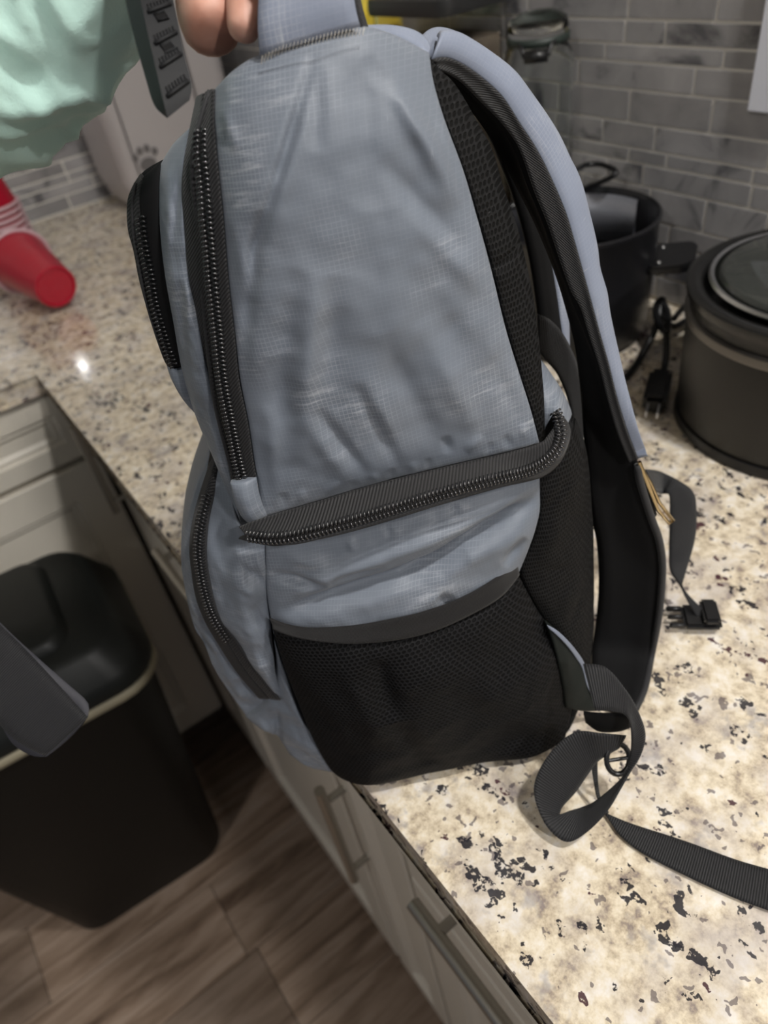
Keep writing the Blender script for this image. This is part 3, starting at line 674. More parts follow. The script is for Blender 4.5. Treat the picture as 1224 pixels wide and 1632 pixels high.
innL = [(705,120,-3.5),(736,150,-4),(770,195,-5),(800,245,-5.5),(835,310,-6),(860,360,-6),(885,420,-6),(903,480,-6),(918,550,-6),(927,629,-5.8),(931,694,-5.6),(935,760,-5.4),(941,815,-5.2),(951,865,-5.2),(954,931,-5.2),(949,997,-5.2),(943,1040,-5.0),(950,1090,-5),(975,1130,-4.8)]
innR = [(695,108,-2.4),(730,122,-2.8),(769,155,-3.2),(801,188,-3.5),(828,228,-3.7),(851,293,-3.8),(874,350,-3.9),(893,407,-3.9),(915,464,-3.9),(943,531,-3.9),(965,583,-3.9),(975,635,-3.9),(992,690,-3.9),(1017,740,-3.6),(1020,766,-3.5),(1038,825,-3.4),(1050,858,-3.4),(1056,898,-3.4),(1054,948,-3.4),(1048,997,-3.4),(1038,1047,-3.4),(1028,1096,-3.4),(1012,1132,-3.4)]
ribbon('strap_lining', innL, innR, M['black'], st, th=.007, n=140, bow=-.003)
bm = bmesh.new(); tube(bm, resample(offs(innR[13:], .25), 60), .0022, 10); link('strap_edge', bm, M['binding'], st)
# far shoulder strap seen through the gap
fs = ribbon('shoulder_strap', [(830,272,-9),(858,345,-9.5),(875,400,-9.5),(886,460,-9.5),(893,510,-9.5),(900,556,-9.5)], [(845,300,-10),(866,345,-10.5),(883,400,-10.5),(896,440,-10.5),(904,490,-10.5),(905,552,-10.5)], M['grey_plain'], bag, th=.003, n=50)
ribbon('strap_lining', [(730,135,-7),(770,190,-8),(800,260,-8.5),(825,330,-8.5),(845,410,-8.5),(856,480,-8.5),(862,530,-8.5),(880,545,-8.5)], [(760,145,-8),(800,195,-9),(832,265,-9.2),(855,330,-9.2),(872,400,-9.2),(882,460,-9.2),(890,510,-9.2),(896,550,-9.2)], M['black'], fs, th=.006, n=60)
ribbon('adjusting_web', [(856,500,-8),(880,512,-8),(905,545,-8),(925,600,-8),(932,690,-8)], [(858,560,-8),(870,575,-8),(890,600,-8),(908,650,-8),(918,720,-8)], M['web'], fs, th=.002, n=40)
ribbon('top_roll', [(575,47,-1.2),(620,46,-1.8),(655,52,-2.2),(676,66,-2.4),(682,82,-2)], [(590,62,-.8),(620,62,-1.2),(655,76,-1.4),(670,86,-1.4),(676,96,-1.2)], M['grey_plain'], bag, th=.004, n=40)
ribbon('strap_root', [(668,64,-4),(680,52,-4.6),(700,48,-5),(725,56,-5.4),(745,70,-5.6)], [(680,92,-2.2),(690,90,-2.6),(700,72,-3.6),(715,68,-4.2),(730,74,-4.6)], M['grey_plain'], bag, th=.004, n=40)

# bottom anchor tab, slack webbing loop and its tail on the worktop
tab = patch('anchor_tab', [(874,1000,.8),(890,1012,.6),(912,1036,.3),(930,1058,.1)], [(902,1128,.5),(920,1132,.3),(935,1134,.2),(952,1133,.1)], [(874,1000,.8),(886,1040,.8),(895,1085,.7),(902,1128,.5)], [(930,1058,.1),(936,1090,.1),(945,1115,.1),(952,1133,.1)], mat('anchor_nylon', (.008,.011,.010), .65, Specular_IOR_Level=.2), bag, bulge=.15, deep=.35, taper=1, nu=16, nv=24)
ribbon('tab_edge', [(872,996,.9),(888,1005,.8),(907,1023,.6),(925,1046,.3),(933,1062,.2),(940,1090,.2),(948,1112,.2)], [(874,1001,.9),(888,1013,.8),(905,1031,.6),(920,1052,.3),(928,1066,.2),(935,1092,.2),(946,1113,.2)], M['grey_plain'], tab, th=.001, n=30)
Q = lambda x, y, z: Z(x, y, z)
wl = ribbon('slack_webbing', [Q(929,1058,1.000),Q(965,1063,.999),Q(998,1100,.990),Q(1018,1135,.979),Q(1029,1171,.967),Q(1021,1205,.957),Q(1000,1238,.948),Q(968,1293,.934),Q(929,1331,.922),Q(899,1341,.919),Q(868,1312,.924),Q(851,1264,.934),Q(860,1226,.944),Q(888,1187,.954),Q(920,1166,.960),Q(955,1168,.962),Q(998,1172,.958)],
    [Q(948,1132,.985),Q(975,1134,.984),Q(992,1137,.982),Q(1003,1150,.977),Q(1006,1180,.964),Q(1003,1208,.954),Q(994,1236,.946),Q(952,1274,.932),Q(928,1286,.924),Q(905,1293,.921),Q(892,1300,.922),Q(893,1294,.922),Q(898,1284,.923),Q(918,1262,.928),Q(936,1236,.936),Q(955,1212,.944),Q(985,1194,.950)],
    M['web'], bag, th=.0014, n=140)
ribbon('slack_webbing', [Q(965,1295,.914),Q(1005,1312,.9135),Q(1091,1340,.9135),Q(1170,1369,.914),Q(1224,1385,.914),Q(1330,1415,.914)], [Q(966,1300,.9125),Q(988,1332,.9125),Q(1026,1361,.9125),Q(1100,1399,.9125),Q(1168,1430,.9125),Q(1224,1451,.9125),Q(1330,1488,.9125)], M['web'], bag, th=.0014, n=90)
ribbon('slack_webbing', [Q(929,1165,.956),Q(940,1205,.944),Q(945,1240,.932),Q(952,1274,.922),Q(966,1297,.914)], [Q(950,1170,.955),Q(952,1205,.944),Q(953,1240,.932),Q(957,1270,.922),Q(970,1294,.914)], M['web'], wl, th=.0014, n=40)
ribbon('slack_webbing', [Q(930,1134,.975),Q(955,1136,.974),Q(985,1137,.974),Q(1004,1140,.973)], [Q(934,1152,.958),Q(955,1166,.955),Q(985,1166,.955),Q(1004,1160,.957)], M['black'], wl, th=.0014, n=24)
bm = bmesh.new(); c = Q(985,1210,.945)
rv = (RM @ Vector((1,0,0))); dv = (RM @ Vector((0,1,0)))
tube(bm, [c + rv*.0065*math.cos(a) + dv*.0085*math.sin(a) for a in [i*math.pi/10 for i in range(20)]], .0016, 8, closed=True)
tube(bm, [c - rv*.0065+dv*.001, c + rv*.0065-dv*.001], .0011, 8)
sharp(link('ladder_buckle', bm, M['plastic'], wl), 60)
# strap tail with metal ring and buckle at the right
ring = [B(1019,736,-3.2), B(1036,768,-3.3), B(1050,800,-3.4), B(1073,830,-3.6), B(1066,834,-3.4), B(1048,812,-3.2)]
bm = bmesh.new(); tube(bm, ring, .0011, 8, closed=True); link('metal_ring', bm, M['brass'], bag)
ribbon('webbing_keeper', [(1020,742,-3.4),(1030,775,-3.4),(1042,800,-3.4),(1046,822,-3.4)], [(1010,748,-3.8),(1020,780,-3.8),(1032,815,-3.8),(1038,830,-3.8)], M['web'], bag, th=.003, n=20)
wb2 = ribbon('slack_webbing', [B(1028,748,-3.6),Q(1051,751,.998),Q(1082,766,.99),Q(1104,783,.984),Q(1110,809,.975),Q(1108,858,.956),Q(1092,915,.938),Q(1087,932,.934),Q(1100,951,.928),Q(1124,974,.922)],
    [B(1040,780,-3.6),Q(1052,787,.985),Q(1062,787,.984),Q(1067,792,.982),Q(1067,832,.968),Q(1066,880,.950),Q(1068,910,.942),Q(1083,933,.934),Q(1094,955,.928),Q(1112,988,.918)], M['web'], bag, th=.0014, n=90)
bk0, bk1 = Q(1068,990,.918), Q(1148,990,.918)
e1 = (bk1-bk0).normalized(); e2 = Vector((0,0,1)).cross(e1)
def obox(bm, c, ex, ey, hx, hy, z0, z1):
    vs = boxbm(bm, -hx, hx, -hy, hy, z0, z1)
    for v in vs: v.co = c + ex*v.co.x + ey*v.co.y + Vector((0,0,v.co.z))
cbk = Q(1104, 988, .914); Lb = (bk1-bk0).length/2
bm = bmesh.new(); obox(bm, cbk+e1*Lb*.30, e1, e2, Lb*.75, .0105, 0, .006); bmesh.ops.bevel(bm, geom=list(bm.edges), offset=.002, segments=2, affect='EDGES')
bk = sharp(link('side_release_buckle', bm, M['plastic'], bag), 40)
bm = bmesh.new(); obox(bm, cbk+e1*Lb*.62+Vector((0,0,.006)), e1, e2, .0055, .0105, 0, .0055); bmesh.ops.bevel(bm, geom=list(bm.edges), offset=.0018, segments=2, affect='EDGES')
sharp(link('buckle_bar', bm, M['plastic'], bk), 40)
for s in (-1, 0, 1):
    bm = bmesh.new(); obox(bm, cbk-e1*Lb*.72+e2*.0075*s, e1, e2, Lb*.32, .0016 if s else .0012, .001, .005); bmesh.ops.bevel(bm, geom=list(bm.edges), offset=.0008, segments=1, affect='EDGES')
    sharp(link('prong', bm, M['plastic'], bk), 40)

# ------------------------------------------------------------------ kettle-like cooking pot and slow cooker by the wall
def pot():
    c = (.588, .530, ZC); t = empty('cooking_pot', c, 'deep open black pot with side handles standing between backpack and tiled wall', 'pot')
    mp = mat('black_enamel', (.012,.012,.014), .32)
    bm = bmesh.new()
    lathe(bm, [(.0001,.008),(.078,.008),(.081,.012),(.0825,.07),(.0840,.126),(.0855,.128),(.0855,.132),(.083,.133),(.0805,.128),(.079,.06),(.077,.030),(.0001,.026)], c, 56)
    body = sharp(link('pot_body', bm, mp, t), 50)
    bm = bmesh.new(); lathe(bm, [(.070,0),(.075,.0),(.075,.0095),(.070,.0095),(.070,0)], c, 40); sharp(link('foot_ring', bm, M['plastic'], t))
    # pale inner plate
    bm = bmesh.new(); n = 8; a0, a1 = math.radians(-12), math.radians(48)
    lo, hi = [], []
    for i in range(n+1):
        a = a0+(a1-a0)*i/n
        lo.append([bm.verts.new((c[0]+r*math.cos(a), c[1]+r*math.sin(a), c[2]+.075)) for r in (.0780,.0765)])
        hi.append([bm.verts.new((c[0]+r*math.cos(a), c[1]+r*math.sin(a), c[2]+.126)) for r in (.0800,.0785)])
    for i in range(n):
        for k in (0, 1): bm.faces.new((lo[i][k], lo[i+1][k], hi[i+1][k], hi[i][k]))
        bm.faces.new((lo[i][0], lo[i+1][0], lo[i+1][1], lo[i][1])); bm.faces.new((hi[i][0], hi[i+1][0], hi[i+1][1], hi[i][1]))
    link('inner_plate', bm, mat('brushed_inner_plate', (.30,.31,.35), .35, .6), t, label='brushed grey inner plate')
    # side handle: rounded slab with two rivets
    for ang in (-58, 122):
        R = Matrix.Translation((c[0], c[1], 0)) @ Matrix.Rotation(math.radians(ang), 4, 'Z')
        bm = bmesh.new(); pts = rrect(.074, .122, -.031, .031, .013, 5)
        loft(bm, [[(x, y, ZC+.080+(x-.07)*.12) for x, y in pts], [(x, y, ZC+.089+(x-.07)*.12) for x, y in pts]])
        bmesh.ops.transform(bm, matrix=R, verts=bm.verts); bmesh.ops.bevel(bm, geom=[e for e in bm.edges if e.calc_face_angle(0) > .8], offset=.002, segments=2, affect='EDGES')
        h = sharp(link('handle', bm, M['plastic'], t), 40)
        for s in (-1, 1):
            bm = bmesh.new(); lathe(bm, [(.0001,.0016),(.002,.0012),(.0028,0)], (.088, .019*s, ZC+.0912), 10)
            bmesh.ops.transform(bm, matrix=R, verts=bm.verts); link('rivet', bm, M['steel'], h)
    bm = bmesh.new(); tube(bm, smoothpath([(c[0]-.02,c[1]+.082,ZC+.128)] + [Z(x,y,1.06) for x,y in ((915,272),(940,262),(965,264),(980,278))] + [(c[0]+.066,c[1]+.052,ZC+.128)], 8), .0030, 8)
    link('bail_handle', bm, M['plastic'], t)
pot()
def cooker():
    def lathe(bm, prof, c, n=40): return globals()['lathe'](bm, [(r*.985, z*.80) for r, z in prof], c, n)
    c = (.596, .264, ZC); t = empty('slow_cooker', c, 'round black slow cooker with glass lid at the right edge of the photo', 'slow cooker')
    mb = mat('cooker_body', (.0085,.008,.007), .42); ms = mat('stoneware', (.008,.008,.008), .25); st = mat('dark_steel_band', (.16,.15,.14), .35, .8)
    bm = bmesh.new(); lathe(bm, [(.0001,.006),(.098,.006),(.104,.010),(.106,.020),(.108,.127),(.0001,.127)], c, 64); sharp(link('housing', bm, mb, t))
    bm = bmesh.new(); lathe(bm, [(.100,0),(.106,0),(.108,.004),(.107,.013),(.100,.013),(.100,0)], c, 64); sharp(link('base_ring', bm, M['plastic'], t))
    bm = bmesh.new(); lathe(bm, [(.100,.127),(.1095,.127),(.1105,.130),(.1105,.137),(.108,.139),(.100,.139),(.100,.127)], c, 64); sharp(link('steel_band', bm, st, t))
    bm = bmesh.new(); lathe(bm, [(.098,.1385),(.107,.139),(.1075,.150),(.112,.158),(.1125,.164),(.109,.167),(.101,.166),(.096,.160),(.094,.12),(.0001,.05)], c, 64); sharp(link('crock', bm, ms, t), 50)
    bm = bmesh.new(); lathe(bm, [(.0905,.166),(.0935,.166),(.095,.169),(.0935,.172),(.0905,.171),(.0905,.166)], c, 64); rim = sharp(link('lid_rim', bm, M['steel'], t))
    bm = bmesh.new(); lathe(bm, [(.091,.1695),(.082,.175),(.06,.181),(.03,.184),(.0001,.185)], c, 64)
    link('glass_lid', bm, mat('smoked_glass', (.06,.065,.06), .08, Transmission_Weight=.4), t)
    bm = bmesh.new(); lathe(bm, [(.0001,.184),(.011,.184),(.013,.190),(.019,.197),(.018,.204),(.0001,.206)], c, 24); link('lid_knob', bm, M['plastic'], t)
    for s in (0, 180):
        R = Matrix.Translation((c[0], c[1], 0)) @ Matrix.Rotation(math.radians(s+72), 4, 'Z'); bm = bmesh.new(); pts = rrect(.100,.118,-.034,.034,.009,4)
        loft(bm, [[(x*.945,y,ZC+.114) for x,y in pts], [(x*.945,y,ZC+.125) for x,y in pts]]); bmesh.ops.transform(bm, matrix=R, verts=bm.verts); sharp(link('side_grip', bm, M['plastic'], t))
cooker()
# power cord with its plug lying in loops between the two cookers
pc = empty('power_cord', Z(1050, 560, ZC), 'black power cord with plug lying on worktop between pot and slow cooker', 'cord')
bm = bmesh.new()
tube(bm, smoothpath([Z(1110,500,.925),Z(1075,520,.93),Z(1058,505,.945),Z(1056,478,.955),Z(1046,488,.952),Z(1048,510,.948),Z(1062,530,.945),Z(1064,500,.95),Z(1054,484,.955),Z(1046,520,.938),Z(1022,568,.918),Z(1000,598,.9145),Z(975,612,.9145)], 10), .0036, 8)
link('cable', bm, M['plastic'], pc)
bm = bmesh.new(); tube(bm, smoothpath([Z(1062,530,.943),Z(1062,560,.93),Z(1059,585,.922),Z(1054,604,.920)], 8), .0034, 8); link('cable', bm, M['plastic'], pc)
bm = bmesh.new(); a, b = Z(1054,596,.922), Z(1042,646,.922); ex = (b-a).normalized(); obox(bm, (a+b)/2+Vector((0,0,-.010)), ex, Vector((0,0,1)).cross(ex), (b-a).length/2, .011, 0, .018); bmesh.ops.bevel(bm, geom=list(bm.edges), offset=.004, segments=2, affect='EDGES')
pg = sharp(link('plug', bm, M['plastic'], pc), 40)
for s in (-1, 1):
    bm = bmesh.new(); obox(bm, b+ex*.008+Vector((0,0,-.003))+Vector((0,0,1)).cross(ex)*.005*s, ex, Vector((0,0,1)).cross(ex), .009, .0008, 0, .006); link('prong', bm, M['steel'], pg, smooth=False)
bm = bmesh.new(); tube(bm, smoothpath([(.590,.400,ZC+.055),(.62,.412,ZC+.05),(.66,.42,ZC+.048),(.69,.405,ZC+.052),(.699,.37,ZC+.1),(.699,.345,ZC+.14)], 10), .003, 8)
tag(link('mains_cable', bm, M['plastic']), 'thin black cable hanging against the tiles behind the slow cooker', 'cable')

# outlet cover on the tiles
def outlet():
    r = ray(1190,178); y0 = (CAM + r*((XW-.008-CAM.x)/r.x)); y1 = y0.y; z0 = y0.z
    t = empty('outlet_cover', (XW-.004, y1-.04, z0+.06), 'white wall outlet cover on the tiles at the top right corner', 'outlet cover')
    mw = mat('white_plastic', (.78,.80,.88), .35)
    box('cover_plate', (XW-.010, XW-.0045, y1-.080, y1, z0, z0+.125), mw, t, bevel=.002)
    for k in (0, 1):
        s = box('socket', (XW-.012, XW-.009, y1-.055, y1-.025, z0+.022+k*.045, z0+.055+k*.045), mw, t, bevel=.001)
        for d in (-.006, .006): box('slot', (XW-.0124, XW-.0118, y1-.040+d-.001, y1-.040+d+.001, z0+.036+k*.045, z0+.046+k*.045), M['black'], s, bevel=0)
outlet()

# clear glass jar with clamp, beside the wall
def glassmat(name, tint, rough=.03, alpha=None):
    m = mat(name, tint, rough, Transmission_Weight=1.0, IOR=1.25); return m
gl = glassmat('clear_glass', (.95,.97,.96)); gp = glassmat('clear_plastic', (.93,.92,.88), .08)
def jar():
    c = (.655, .650, ZC); t = empty('glass_jar', c, 'tall clear glass jar with dark clamp lid against the tiles', 'jar')
    bm = bmesh.new(); lathe(bm, [(.0001,0),(.034,0),(.038,.004),(.038,.25),(.034,.262),(.030,.268),(.030,.275),(.028,.275),(.028,.267),(.0355,.25),(.0355,.006),(.0001,.005)], c, 40); link('jar_body', bm, gl, t)
    bm = bmesh.new(); lathe(bm, [(.0001,.276),(.031,.276),(.032,.282),(.030,.290),(.015,.297),(.0001,.298)], c, 32); link('jar_lid', bm, gl, t)
    bm = bmesh.new(); lathe(bm, [(.0305,.268),(.033,.269),(.033,.276),(.0305,.276),(.0305,.268)], c, 32); link('seal_ring', bm, mat('dark_green_seal', (.02,.03,.025), .5), t)
    bm = bmesh.new(); d = Vector((-.75,-.66,0)).normalized(); s = Vector((-d.y, d.x, 0)); o = Vector(c)
    for q in (-1, 1): tube(bm, smoothpath([o+s*.031*q+Vector((0,0,.262)), o+d*.026+s*.018*q+Vector((0,0,.272)), o+d*.036+s*.012*q+Vector((0,0,.262))], 6), .0024, 6)
    tube(bm, [o+d*.036-s*.012+Vector((0,0,.262)), o+d*.036+s*.012+Vector((0,0,.262))], .006, 8)
    link('clamp', bm, M['plastic'], t)
jar()
def tub(name, x0, x1, y0, y1, h, label, lidm, content=None):
    t = empty(name, ((x0+x1)/2, (y0+y1)/2, ZC), label, 'container')
    bm = bmesh.new(); P = lambda i, z: [(x,y,ZC+z) for x,y in rrect(x0+i,x1-i,y0+i,y1-i,.018,5)]
    loft(bm, [P(.004,0), P(0,.01), P(0,h), P(.003,h), P(.003,.008)]); sharp(link('tub_body', bm, gp, t), 50)
    bm = bmesh.new(); loft(bm, [P(-.003,h+.0005), P(-.004,h+.006), P(-.003,h+.016), P(.004,h+.018)]); sharp(link('tub_lid', bm, lidm, t), 50)
    if content:
        bm = bmesh.new(); loft(bm, [P(.006,.01), P(.006,h*content[0])]); sharp(link('contents', bm, content[1], t), 50)
tub('storage_tub', .590, .692, .725, .868, .300, 'tall clear plastic storage tub with dark lid next to the glass jar', mat('dark_lid', (.02,.02,.02), .4), (.9, mat('brown_grain', (.20,.165,.135), .8)))

# snack bag standing behind the backpack
def snack():
    c = Vector((.620, .935, ZC)); t = empty('snack_bag', c, 'yellow and green foil snack bag standing behind the backpack handle', 'snack bag')
    m = mat('foil_print', (.7,.55,.06), .35); nt = NT(m); P = nt.uv((1,1,1), src='Object'); sp = nt.n('ShaderNodeSeparateXYZ'); nt.l(P, sp.inputs[0])
    k = nt.math('ADD', nt.math('MULTIPLY', sp.outputs[0], 14), nt.math('MULTIPLY', nt.noise(P, 7, 2), 2.0))
    nt.col(nt.ramp(nt.math('FRACT', nt.math('MULTIPLY', k, .16)), [(.0,(.75,.58,.05)),(.30,(.75,.58,.05)),(.34,(.10,.20,.08)),(.5,(.16,.25,.08)),(.55,(.72,.55,.05)),(1,(.6,.5,.1))]))
    nt.bump(nt.noise(P, 30, 3), .6, .006)
    bm = bmesh.new(); R = []
    for j in range(13):
        z = j/12*.33; pr = math.sin(math.pi*min(1, max(0, (j)/12)))**.5 if 0 < j < 12 else 0
        th = .004 + .032*pr; hw = .074 - .007*pr
        R.append([(c.x+hw*math.copysign(abs(math.cos(a))**.7, math.cos(a)), c.y+th*math.sin(a)+.004*math.sin(5*a+j), ZC+.001+z) for a in [2*math.pi*i/28 for i in range(28)]])
    loft(bm, R); link('bag_body', bm, m, t)
    box('top_seal', (c.x-.071, c.x+.071, c.y-.0025, c.y+.0025, ZC+.328, ZC+.350), mat('foil_seal', (.62,.5,.08), .3), t, bevel=.0008)
snack()

# white pet food bin with paw print
def petbin():
    x0, x1, y0, y1, h = .405, .655, 1.44, 1.635, .36
    t = empty('pet_food_bin', ((x0+x1)/2, (y0+y1)/2, ZC), 'off-white lidded bin with grey paw print in the corner of the worktop', 'bin')
    mw = mat('off_white_enamel', (.46,.43,.43), .4); mg = mat('grey_print', (.14,.13,.13), .6)
    P = lambda i, z, r=.03: [(x,y,ZC+z) for x,y in rrect(x0+i,x1-i,y0+i,y1-i,r,6)]
    bm = bmesh.new(); loft(bm, [P(.030,0), P(.020,.003), P(.008,.02), P(0,.06), P(-.004,h)]); sharp(link('bin_body', bm, mw, t), 40)
    bm = bmesh.new(); loft(bm, [P(-.008,h), P(-.010,h+.004), P(-.010,h+.022), P(.004,h+.03)]); sharp(link('bin_lid', bm, mw, t), 40)
    # embossed front line
    bm = bmesh.new(); q = [(x, y0-.0035, z) for x, z in ((x0+.028,ZC+h-.01),(x0+.028,ZC+.075),(x0+.04,ZC+.05),(x0+.06,ZC+.04))]
    tube(bm, smoothpath(q, 5), .0016, 6); tube(bm, [(x0+.175, y0-.0035, ZC+h-.01), (x0+.175, y0-.0035, ZC+.10)], .0022, 6); link('seam_line', bm, mg, t)
    r = ray(237, 262); tt = (y0-.004-CAM.y)/r.y; c = CAM+r*tt
    bm = bmesh.new()
    def dot(dx, dz, rx, rz):
        vs = [bm.verts.new((c.x+dx+rx*math.cos(a), y0-.0035, c.z+dz+rz*math.sin(a))) for a in [2*math.pi*i/20 for i in range(20)]]
        f = bm.faces.new(vs); e = bmesh.ops.extrude_face_region(bm, geom=[f]); bmesh.ops.translate(bm, vec=(0,-.0008,0), verts=[v for v in e['geom'] if isinstance(v, bmesh.types.BMVert)])
    dot(0, 0, .016, .012); 
    for dx, dz in ((-.020,.016),(-.008,.025),(.006,.026),(.019,.018)): dot(dx, dz, .0055, .0065)
    link('paw_print', bm, mg, t, smooth=False)
petbin()

# red party cups
CR = mat('red_plastic', (.40,.004,.024), .28, Coat_Weight=.2); CW = mat('pink_white_rim', (.62,.42,.46), .4); CI = mat('white_inside', (.75,.7,.7), .4)
def cup(label, group=None):
    t = empty('plastic_cup', (0,0,0), label, 'cup', group)
    bm = bmesh.new(); lathe(bm, [(.0001,.003),(.026,.003),(.0275,0),(.0305,.001),(.0315,.008),(.036,.045),(.0365,.047),(.040,.085),(.0405,.087),(.0455,.116),(.0451,.116),(.040,.088),(.0355,.046),(.0305,.008),(.0001,.006)], (0,0,0), 40)
    sharp(link('cup_wall', bm, CR, t), 40)
    bm = bmesh.new(); tube(bm, [(.0478*math.cos(a), .0478*math.sin(a), .1160) for a in [2*math.pi*i/40 for i in range(40)]], .0031, 8, closed=True); link('rolled_rim', bm, CW, t)
    return t
def copy_thing(t, label, group=None):
    c = t.copy(); COL.objects.link(c)
    for ch in [o for o in COL.objects if o.parent == t]:
        d = ch.copy(); COL.objects.link(d); d.parent = c
    c['label'] = label
    if group: c['group'] = group
    return c
c0 = cup('red plastic cup lying on its side, its round base towards the viewer')
bc = Z(92, 462, .945); d = (Z(-60, 375, .958)-bc); d = Vector((d.x, d.y, 0)).normalized(); d.z = .135
c0.matrix_basis = Matrix.Translation(bc+Vector((0,0,.004))) @ d.to_track_quat('Z', 'Y').to_matrix().to_4x4()
grp = 'upside-down stack of red cups'
sc = Z(22, 402, .93)
NC = 10
for i in range(NC):
    lab = 'red cup on top of the upside-down stack behind the lying cup' if i == NC-1 else 'pale rolled rim of the nested red cup, %s from the bottom of the upside-down stack' % ('lowest','second','third','fourth','fifth','sixth','seventh','eighth','ninth')[i]
    if i == 0: lab = 'pale rolled rim of the lowest red cup in the upside-down stack, resting on the worktop'
    c = copy_thing(c0, lab, grp)
    tilt = Matrix.Rotation(math.radians(-4), 4, 'Y')
    c.matrix_basis = Matrix.Translation((sc.x, sc.y+.03, ZC+.1195+.0100*i)) @ Matrix.Rotation(math.pi, 4, 'X')

# ------------------------------------------------------------------ person's arm and hand, strap hanging at the left
def D(px, py, d):
    r = ray(px, py); return CAM + r*(d/F)
per = empty('person', D(250,-150,.28), 'person in mint green sleeve gripping the backpack handle', 'person')
SKIN = mat('skin', (.62,.33,.25), .5, Subsurface_Weight=.15, Subsurface_Radius=(.01,.004,.002), Subsurface_Scale=.5)
nt = NT(SKIN); nt.col(nt.ramp(nt.noise(nt.uv((1,1,1), src='Object'), 60, 3), [(.3,(.50,.24,.17)),(.7,(.68,.38,.29))])); nt.bump(nt.noise(nt.uv((1,1,1), src='Object'), 500, 2), .15, .0005)
def skin(name, verts, edges, radii, mat_, parent, root=0, sub=2):
    me = bpy.data.meshes.new(name); me.from_pydata([tuple(v) for v in verts], edges, [])
    o = bpy.data.objects.new(name, me); COL.objects.link(o); me.materials.append(mat_)
    o.parent = parent; o.matrix_parent_inverse = parent.matrix_basis.inverted()
    sk = o.modifiers.new('skin', 'SKIN'); sk.use_smooth_shade = True
    for v, r in zip(me.skin_vertices[0].data, radii): v.radius = (r, r) if isinstance(r, (int, float)) else r; v.use_root = False
    me.skin_vertices[0].data[root].use_root = True
    finish(o, sub=sub); return o
hv = []; he = []; hr = []
def chain(pts, start=None):
    prev = start
    for p, r in pts:
        hv.append(p); hr.append(r); i = len(hv)-1
        if prev is not None: he.append((prev, i))
        prev = i
    return prev
# forearm -> wrist -> palm -> four fingers wrapped round the handle, thumb beneath
chain([(D(-1300,800,.38),.042),(D(-420,225,.325),.036),(D(-120,40,.308),.032),(D(130,-150,.295),.027),(D(240,-160,.29),.026),(D(320,-150,.285),.030)])
palm = len(hv)-1
k1 = chain([(D(390,-190,.265),.011),(D(455,-215,.245),.0095),(D(520,-185,.24),.0085),(D(545,-140,.255),.0075)], palm)
k2 = chain([(D(390,-125,.262),.011),(D(450,-140,.240),.0098),(D(520,-112,.236),.0088),(D(548,-72,.252),.0078)], palm)
k3 = chain([(D(380,-70,.268),.011),(D(440,-80,.245),.0095),(D(505,-52,.24),.0085),(D(532,-20,.256),.0070)], palm)
th = chain([(D(335,-60,.30),.017),(D(334,-5,.275),.0140),(D(336,40,.268),.0128),(D(345,62,.266),.0100)], palm)
k4 = chain([(D(392,-60,.275),.0095),(D(393,-10,.262),.0080),(D(391,35,.258),.0072),(D(383,62,.257),.0052)], palm)
hand = skin('hand_and_arm', hv, he, hr, SKIN, per, root=0)
# sleeve: folded mint fabric
MINT = mat('mint_fleece', (.60,.88,.79), .75, Sheen_Weight=.3); nt = NT(MINT)
nt.bump(nt.noise(nt.uv((1,1,1), src='Object'), 900, 3), .25, .0006)
def sleeve():
    bm = bmesh.new(); a, b = D(165,-130,.29), D(-1400,860,.38); ax = (b-a).normalized(); L = (b-a).length
    view = (CAM-a).normalized(); e1 = ax.cross(view).normalized(); e2 = ax.cross(e1).normalized(); nU, nV = 150, 240; rows = []
    for j in range(nV):
        v = j/(nV-1); s = v*L; row = []
        for i in range(nU):
            th = 2*math.pi*i/nU
            r = .036 + .022*min(1, v*5)**.6 + .010*v
            n1 = noise.noise(Vector((math.cos(th)*.9+s*3, math.sin(th)*.9, s*26+.7*math.sin(th+.5)))); n2 = noise.noise(Vector((math.cos(th)*1.4+5, math.sin(th)*1.4, s*55)))
            f = max(0, 1-abs(n1)*3.2)**1.3; g = max(0, 1-abs(n2)*3)**1.5
            r += (.0080*f + .0028*g - .001)*min(1, v*14)
            ph = s*150 + 1.6*math.sin(th*1.0+.6) + .9*noise.noise(Vector((math.cos(th)*1.3, math.sin(th)*1.3, s*18)))*2.2
            row.append(bm.verts.new(a + ax*s + e1*math.cos(th)*r + e2*math.sin(th)*r))
        rows.append(row)
    for A, Bq in zip(rows, rows[1:]):
        for i in range(nU): bm.faces.new((A[i], A[(i+1)%nU], Bq[(i+1)%nU], Bq[i]))
    o = link('sleeve', bm, MINT, per); m = o.modifiers.new('t', 'SOLIDIFY'); m.thickness = .0022; return o
sleeve()
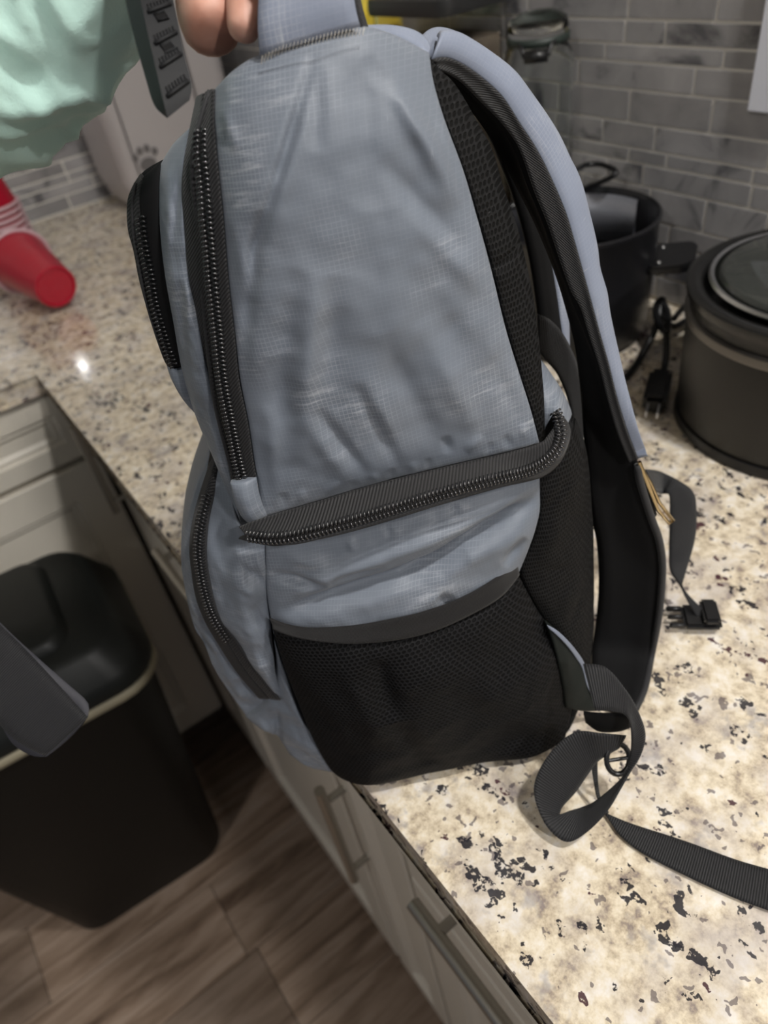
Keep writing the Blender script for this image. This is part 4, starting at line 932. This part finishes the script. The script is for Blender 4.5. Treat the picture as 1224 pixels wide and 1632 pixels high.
# ribbed black rubber watch strap, tail hanging down
def watch():
    L1 = [(165,-190,.262),(185,-80,.252),(199,-5,.247),(214,60,.245),(232,125,.244),(246,168,.244),(266,188,.243)]
    Lf = [(190,-190,.256),(208,-80,.246),(224,0,.240),(237,60,.238),(252,125,.237),(262,168,.237),(267,188,.2375)]
    Rt = [(240,-190,.258),(258,-80,.250),(276,0,.244),(286,50,.242),(296,95,.241),(306,135,.241),(302,160,.241)]
    Rb = [(232,-190,.268),(248,-80,.260),(266,0,.254),(276,50,.252),(286,95,.250),(296,135,.249),(293,158,.249)]
    n = 60; C = [resample([D(*q) for q in c], n, True) for c in (L1, Lf, Rt, Rb)]
    bm = bmesh.new(); R = []
    for i in range(n): R.append([bm.verts.new(C[k][i]) for k in range(4)])
    for A, Bq in zip(R, R[1:]):
        for k in range(4): bm.faces.new((A[k], A[(k+1)%4], Bq[(k+1)%4], Bq[k]))
    bm.faces.new(R[0]); bm.faces.new(R[-1]); bmesh.ops.bevel(bm, geom=[e for e in bm.edges if e.calc_face_angle(0) > .6], offset=.0006, segments=2, affect='EDGES')
    o = sharp(link('watch_strap', bm, M['rubber'], per, label='ribbed black rubber watch strap'), 40)
    def onface(t, f, lift=0):
        fi = max(0, min(n-1.001, t*(n-1))); i = int(fi); a, b = C[1][i].lerp(C[1][i+1], fi-i), C[2][i].lerp(C[2][i+1], fi-i); p = a.lerp(b, f); q = (C[1][min(n-1,i+1)]-C[1][max(0,i-1)]).cross(b-a).normalized()
        if q.dot(CAM-p) < 0: q = -q
        return p+q*lift, q
    # raised cross ribs and their little ridges
    ts = [i for i in range(n)]
    def t_at(y):
        best = min(range(n), key=lambda i: abs(toP(C[1][i].lerp(C[2][i], .5))[1]-y)); return best/(n-1)
    bm = bmesh.new(); bh = bmesh.new()
    for y in (17, 60, 101, 141):
        t = t_at(y); pts = [onface(t+(.018*(.5-f)), f, .0004)[0] for f in (.14,.4,.65,.9)]; tube(bm, pts, .0007, 6)
        for k in range(7):
            f = .18+k*.105; t1 = t-.03; a, q = onface(t1+(.018*(.5-f)), f, .0002); b, _ = onface(t-.008+(.018*(.5-f)), f+.03, .0002); tube(bm, [a, b], .00035, 5)
    link('strap_rib', bm, M['rubber'], o, kind='stuff')
    for y in (28, 76):
        t = t_at(y); c, q = onface(t, .52, .0002); ex = (onface(t, .9)[0]-onface(t, .1)[0]).normalized(); ey = q.cross(ex)
        b1 = bmesh.new(); vs = [c+ex*x*.0019+ey*yy*.0013 for x, yy in ((-1,-1),(1,-1),(1,1),(-1,1))]
        tube(b1, vs, .00045, 6, closed=True); link('hole_rim', b1, M['rubber'], o)
        b1 = bmesh.new(); boxv = [b1.verts.new(v+q*.00005) for v in vs]; b1.faces.new(boxv); e = bmesh.ops.extrude_face_region(b1, geom=list(b1.faces)); bmesh.ops.translate(b1, vec=-q*.0015, verts=[v for v in e['geom'] if isinstance(v, bmesh.types.BMVert)])
        link('buckle_hole', b1, M['black'], o, smooth=False)
    b1 = bmesh.new(); ctr, ax = D(232,-160,.29), (D(-560,330,.33)-D(225,-170,.29)).normalized(); e1 = ax.orthogonal().normalized(); e2 = ax.cross(e1)
    rg = []
    for dx in (-.008, .008):
        for rr in (.029, .032): rg.append([b1.verts.new(ctr+ax*dx+e1*rr*math.cos(a)+e2*rr*math.sin(a)) for a in [2*math.pi*i/40 for i in range(40)]])
    for A, Bq in ((rg[0],rg[1]),(rg[1],rg[3]),(rg[3],rg[2]),(rg[2],rg[0])):
        for i in range(40): b1.faces.new((A[i], A[(i+1)%40], Bq[(i+1)%40], Bq[i]))
    sharp(link('wrist_loop', b1, M['rubber'], o))
watch()
# wide webbing strap hanging into the picture from the left
M['strap_left'] = twill('charcoal_webbing', (.012,.012,.0135), .0011, 0, (.019,.019,.022))
hs = ribbon('hanging_strap', [D(-330,700,.36),D(-140,860,.385),D(0,995,.40),D(40,1034,.405),D(85,1082,.41),D(140,1143,.415)], [D(-420,800,.35),D(-240,960,.375),D(-70,1090,.39),D(-20,1135,.397),D(25,1180,.405),D(72,1205,.412)], M['strap_left'], None, th=.0022, n=60)
tag(hs, 'wide charcoal webbing strap hanging over the bin at the left edge', 'strap')
bm = bmesh.new()
f1 = ribbon('folded_end', [D(-140,850,.392),D(0,992,.408),D(60,1048,.415),D(110,1092,.418),D(140,1120,.42),D(140,1142,.418)], [D(-240,950,.382),D(-20,1098,.40),D(0,1150,.405),D(20,1185,.41),D(50,1204,.415),D(74,1206,.414)], mat('strap_lining', (.045,.045,.055), .7), hs, th=.0015, n=40, bow=.003)
bm.free()
